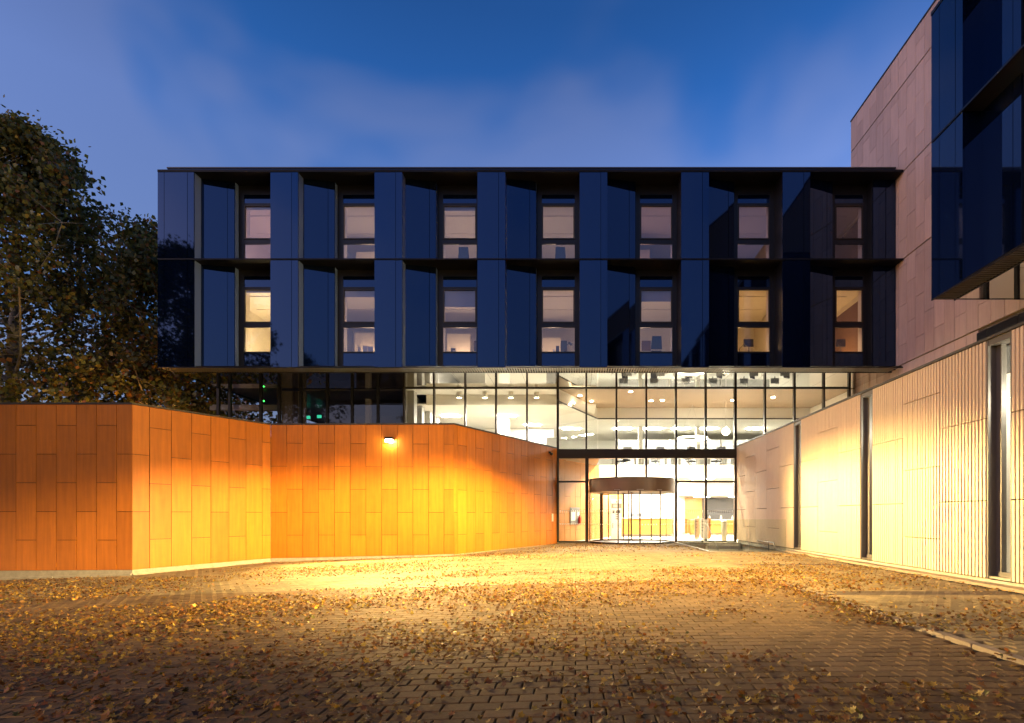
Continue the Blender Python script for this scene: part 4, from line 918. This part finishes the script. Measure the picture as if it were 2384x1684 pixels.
def make_tree(name, label, base, height, spread, ncl, per, z_low, lsize, group, lean=(0,0), profile=None):
    t = thing(name, label, 'tree', base, group); bx, by, bz = base
    tr = MB(); pts = []; z = 0; p = Vector((0,0,-.3)); seg = 9
    for i in range(seg+1):
        f = i/seg; pts.append((Vector((lean[0]*f+random.uniform(-.2,.2)*f, lean[1]*f+random.uniform(-.2,.2)*f, -.3+height*.93*f)), .42*(1-f)**.8+.03))
    for (a,r0),(b,r1) in zip(pts, pts[1:]): tr.tube(a,b,r0,r1,10)
    prof = profile or (lambda f: math.sin(math.pi*min(1,max(0,f))**.75)**.7)
    nodes = []     # limb sample points
    for k in range(46):
        f = .16+.8*(k/46)**1.0; i = min(seg-1,int(f*seg)); a = pts[i][0].lerp(pts[i+1][0], f*seg-i); ang = k*2.4+random.uniform(-.4,.4)
        rr = spread*prof((f-.1)/.95)*random.uniform(.55,.95); dirv = Vector((math.cos(ang),math.sin(ang),random.uniform(.25,.75)))
        q = a.copy(); r0 = .19*(1-f)+.045; n_ = 5
        for j in range(n_):
            st = rr/n_; b = q+dirv.normalized()*st+Vector((random.uniform(-.15,.15),random.uniform(-.15,.15),random.uniform(-.05,.2)))*st
            r1 = max(.012, r0*.72); tr.tube(q,b,r0,r1,5); nodes.append(b); nodes.append(q.lerp(b,.5)); q = b; r0 = r1; dirv.z += .1
    cl = []; tries = 0
    while len(cl) < ncl and tries < ncl*30:
        tries += 1; f = random.random()**.9; zz_ = z_low+(height-z_low)*f; rmax = spread*prof(f*.92+.06)
        ang = random.uniform(0,6.283); rr = rmax*math.sqrt(random.uniform(.05,1))*(1+.55*mnoise.noise((math.cos(ang)*1.6,math.sin(ang)*1.6,zz_*.35)))
        c = Vector((lean[0]*f+rr*math.cos(ang), lean[1]*f+rr*math.sin(ang), zz_))
        if random.random() < .07 and f > .3: c = Vector((lean[0]*f+rmax*random.uniform(1.0,1.22)*math.cos(ang), lean[1]*f+rmax*random.uniform(1.0,1.22)*math.sin(ang), zz_+random.uniform(0,.8)))
        if mnoise.noise((c.x*.42+base[0], c.y*.42, c.z*.42)) < -.12: continue
        cl.append(c)
    nd = np.array([tuple(n_) for n_ in nodes])
    for c in cl[::2]:
        i = np.argmin(((nd-np.array(c))**2).sum(1)); q = nodes[i]
        if (q-c).length < 3.2: tr.tube(q, c, .02, .006, 3)
    tr.build('trunk', M['bark'], t).location = (0,0,0)
    C = np.array([tuple(c) for c in cl]); n = len(C)*per
    pos = np.repeat(C,per,0)+rng.normal(size=(n,3))*np.array([.38,.38,.32])
    tone = np.repeat(rng.normal(0,.28,len(C)),per)
    ci_ = rng.choice(len(PAL),n,p=PW_); cols = PAL[ci_]*np.exp(tone+rng.normal(0,.22,n))[:,None]
    me = inst_mesh('leaf_crown', SIMPLE, SF, pos, rand_rot(n), lsize*rng.uniform(.6,1.25,n), cols, M['leaf'])
    c = put('crown', me, t); c.location = (0,0,0)
    return t
CONE = lambda f: min(1.0,(max(f,.001)/.22)**.6)*max(.02,1-f)**.62*1.12
tA = make_tree('plane_tree','tallest autumn plane tree at the left edge behind the orange wall',(-31.6,30.0,-.8),23.3,10.4,1500,40,2.6,.23,'plane trees beyond the wall',(.8,0),CONE)
tB = make_tree('plane_tree','lower plane tree half hidden behind the dark office block',(-23.6,31.5,-.8),19.2,6.6,900,40,2.2,.22,'plane trees beyond the wall',(.3,0),CONE)
# trees of the street around the court, seen mirrored in the dark glass
for (x,y_,sc,rz,lab) in ((-27.5,8.5,.86,1.0,'plane tree left of the court, mirrored in the dark facade corner'),(-16.5,-15,.82,2.1,'left plane tree behind the viewer, mirrored in the facade'),(-7.0,-19,.80,4.0,'middle plane tree behind the viewer, mirrored in the facade'),(4.0,-24,.78,5.2,'right plane tree behind the viewer, mirrored in the facade')):
    o = copy_tree(tA); o.location = (x,y_,-.5); o.scale = (sc,sc,sc); o.rotation_euler.z = rz; o['label'] = lab; o['group'] = 'plane trees around the court'
hg = make_tree('shrub','bushy dark shrub under the left end of the office block',(-20.0,29.3,.0),7.0,2.6,150,34,.4,.16,'shrubs beyond the wall')
sp_ = thing('street_lamp','short sodium lamp post glowing among the trees behind the orange wall','lamp',(-22.2,28.0,-.6))
m = MB(); m.tube((-22.2,28.0,-.6),(-22.2,28.0,3.7),.06,.045,10); m.build('post', M['blackframe'], sp_)
m = MB(); m.lathe((-22.2,28.0,3.7),[(.05,0),(.16,.06),(.2,.3),(.001,.34)],14); m.build('lantern', mat('sodium_lantern',(.9,.6,.3),.5,emit=(1.0,.42,.08),estr=40), sp_)
pl = bpy.data.lights.new('lantern_light','POINT'); pl.energy = 450; pl.color = (1,.42,.08); pl.shadow_soft_size = .2
po = bpy.data.objects.new('lantern_light', pl); COL.objects.link(po); po.location = (-22.2,28.0,4.35)
sp2 = thing('street_lamp','tall unseen street lamp behind the viewer on the left, warming the foreground','lamp',(-9.5,-8,-.35))  # added out of view as warm fill for the foreground paving
m = MB(); m.tube((-9.5,-8,-.35),(-9.5,-8,6.6),.07,.045,10); m.build('post', M['blackframe'], sp2)
m = MB(); m.lathe((-9.5,-8,6.75),[(.05,-.15),(.2,-.1),(.24,.05),(.001,.12)],14); m.build('lantern', M['lamp_warm'], sp2)
pl = bpy.data.lights.new('lantern_light','POINT'); pl.energy = 2300; pl.color = (1,.62,.22); pl.shadow_soft_size = .15
po = bpy.data.objects.new('lantern_light', pl); COL.objects.link(po); po.location = (-9.5,-8,6.45)
# ================================================================== FALLEN LEAVES
def dens(x, y):
    n1 = mnoise.fractal((x*.16+3.7,y*.30+1.3,.5),1.0,2.0,4); n2 = mnoise.noise((x*.9,y*1.5,7.0))
    d = .26+.85*n1+.42*n2
    d += .55*math.exp(-((y-(9.6+.12*x))/1.1)**2)*(1 if x < 0 else .6)
    d += .9*math.exp(-((x-3.95)/.25)**2)*(1 if 6.5 < y < 11.5 else 0)
    d += .5*math.exp(-((y-10.9)/.35)**2)*(1 if -3 < x < 4.3 else 0)
    d += .5*math.exp(-(((x-6.0)/1.6)**2+((y-15.5)/2.2)**2))
    wy = wall_y(x)
    if wy-y < 3.0: d *= .15+.28*max(0,(wy-y))
    if y < 8: d = d*1.05+.03
    return d
lp = []
while len(lp) < 38000:
    y = 2.9+23.5*random.random()**1.35; xl = max(-1345*y/F-2.6,-19); xr = min(1050*y/F+2.2,7.9); x = random.uniform(xl,xr)
    if y > wall_y(x)-.1 or in_hole(x,y): continue
    w_ = (xr-xl)/29.0
    if random.random() > w_: continue
    if random.random() < dens(x,y)*.95: lp.append((x,y))
LPAL = np.array([(.30,.17,.025),(.38,.24,.03),(.24,.11,.02),(.16,.065,.016),(.10,.045,.014),(.22,.09,.02),(.28,.10,.02),(.13,.12,.02),(.42,.30,.05)])
LPW = np.array([.19,.17,.17,.12,.07,.11,.08,.04,.05])
n = len(lp); pos = np.array([(x,y,gz(x)+.012+.03*random.random()**2) for x,y in lp])
az_ = rng.uniform(0,6.283,n); tl = rng.normal(0,.42,n); tl2 = rng.normal(0,.42,n)
ca,sa = np.cos(az_),np.sin(az_); Rz = np.zeros((n,3,3)); Rz[:,0,0]=ca; Rz[:,0,1]=-sa; Rz[:,1,0]=sa; Rz[:,1,1]=ca; Rz[:,2,2]=1
Rx = np.zeros((n,3,3)); Rx[:,0,0]=1; Rx[:,1,1]=np.cos(tl); Rx[:,1,2]=-np.sin(tl); Rx[:,2,1]=np.sin(tl); Rx[:,2,2]=np.cos(tl)
Ry = np.zeros((n,3,3)); Ry[:,1,1]=1; Ry[:,0,0]=np.cos(tl2); Ry[:,0,2]=np.sin(tl2); Ry[:,2,0]=-np.sin(tl2); Ry[:,2,2]=np.cos(tl2)
rot = Rz@Rx@Ry; scl = rng.uniform(.028,.066,n)*(1+.25*(rng.random(n)<.1)); ci_ = rng.choice(len(LPAL),n,p=LPW); cols = LPAL[ci_]*np.exp(rng.normal(0,.22,n))[:,None]
def curl(k):
    v = LV.copy(); r2 = (v[:,0]**2+v[:,1]**2); v[:,2] = [ .7*r2, -.1+.0*r2+.55*np.abs(v[:,0]), .9*v[:,0]**2-.3*v[:,1]**2, .5*v[:,1]*v[:,0]+.4*r2][k]; return v
order = np.argsort(pos[:,0]**2+pos[:,1]**2)
vis = np.array([i for i in order if -1335*pos[i,1]/F < pos[i,0] < 1040*pos[i,1]/F and pos[i,1] > 3.4])
near_i = set(vis[:300].tolist()); kinds = rng.integers(0,4,n)
lit = thing('leaf_litter','loose autumn leaves strewn all over the paved court','leaves',(0,10,0),kind='stuff')
for k in range(4):
    idx = np.array([i for i in range(n) if kinds[i] == k and i not in near_i])
    tag(put('leaf_scatter', inst_mesh('leaf_scatter', curl(k), LF, pos[idx], rot[idx], scl[idx], cols[idx], M['litter']), lit), kind='stuff')
LM = {}
for k in range(4):
    for c in range(len(LPAL)):
        one = np.eye(3)[None]; LM[k,c] = inst_mesh('fallen_leaf', curl(k), LF, np.zeros((1,3)), one, np.ones(1), LPAL[c][None]*.95, M['litter'])
for i in near_i:
    o = put('fallen_leaf', LM[int(kinds[i]), int(ci_[i])], None, tuple(pos[i])); s_ = float(scl[i]); o.scale = (s_,s_,s_); o.rotation_euler = Matrix(rot[i].tolist()).to_euler()
    tag(o, 'dry curled leaf lying on the dark paving nearest the viewer', 'leaf', 'fallen leaves nearest the viewer')
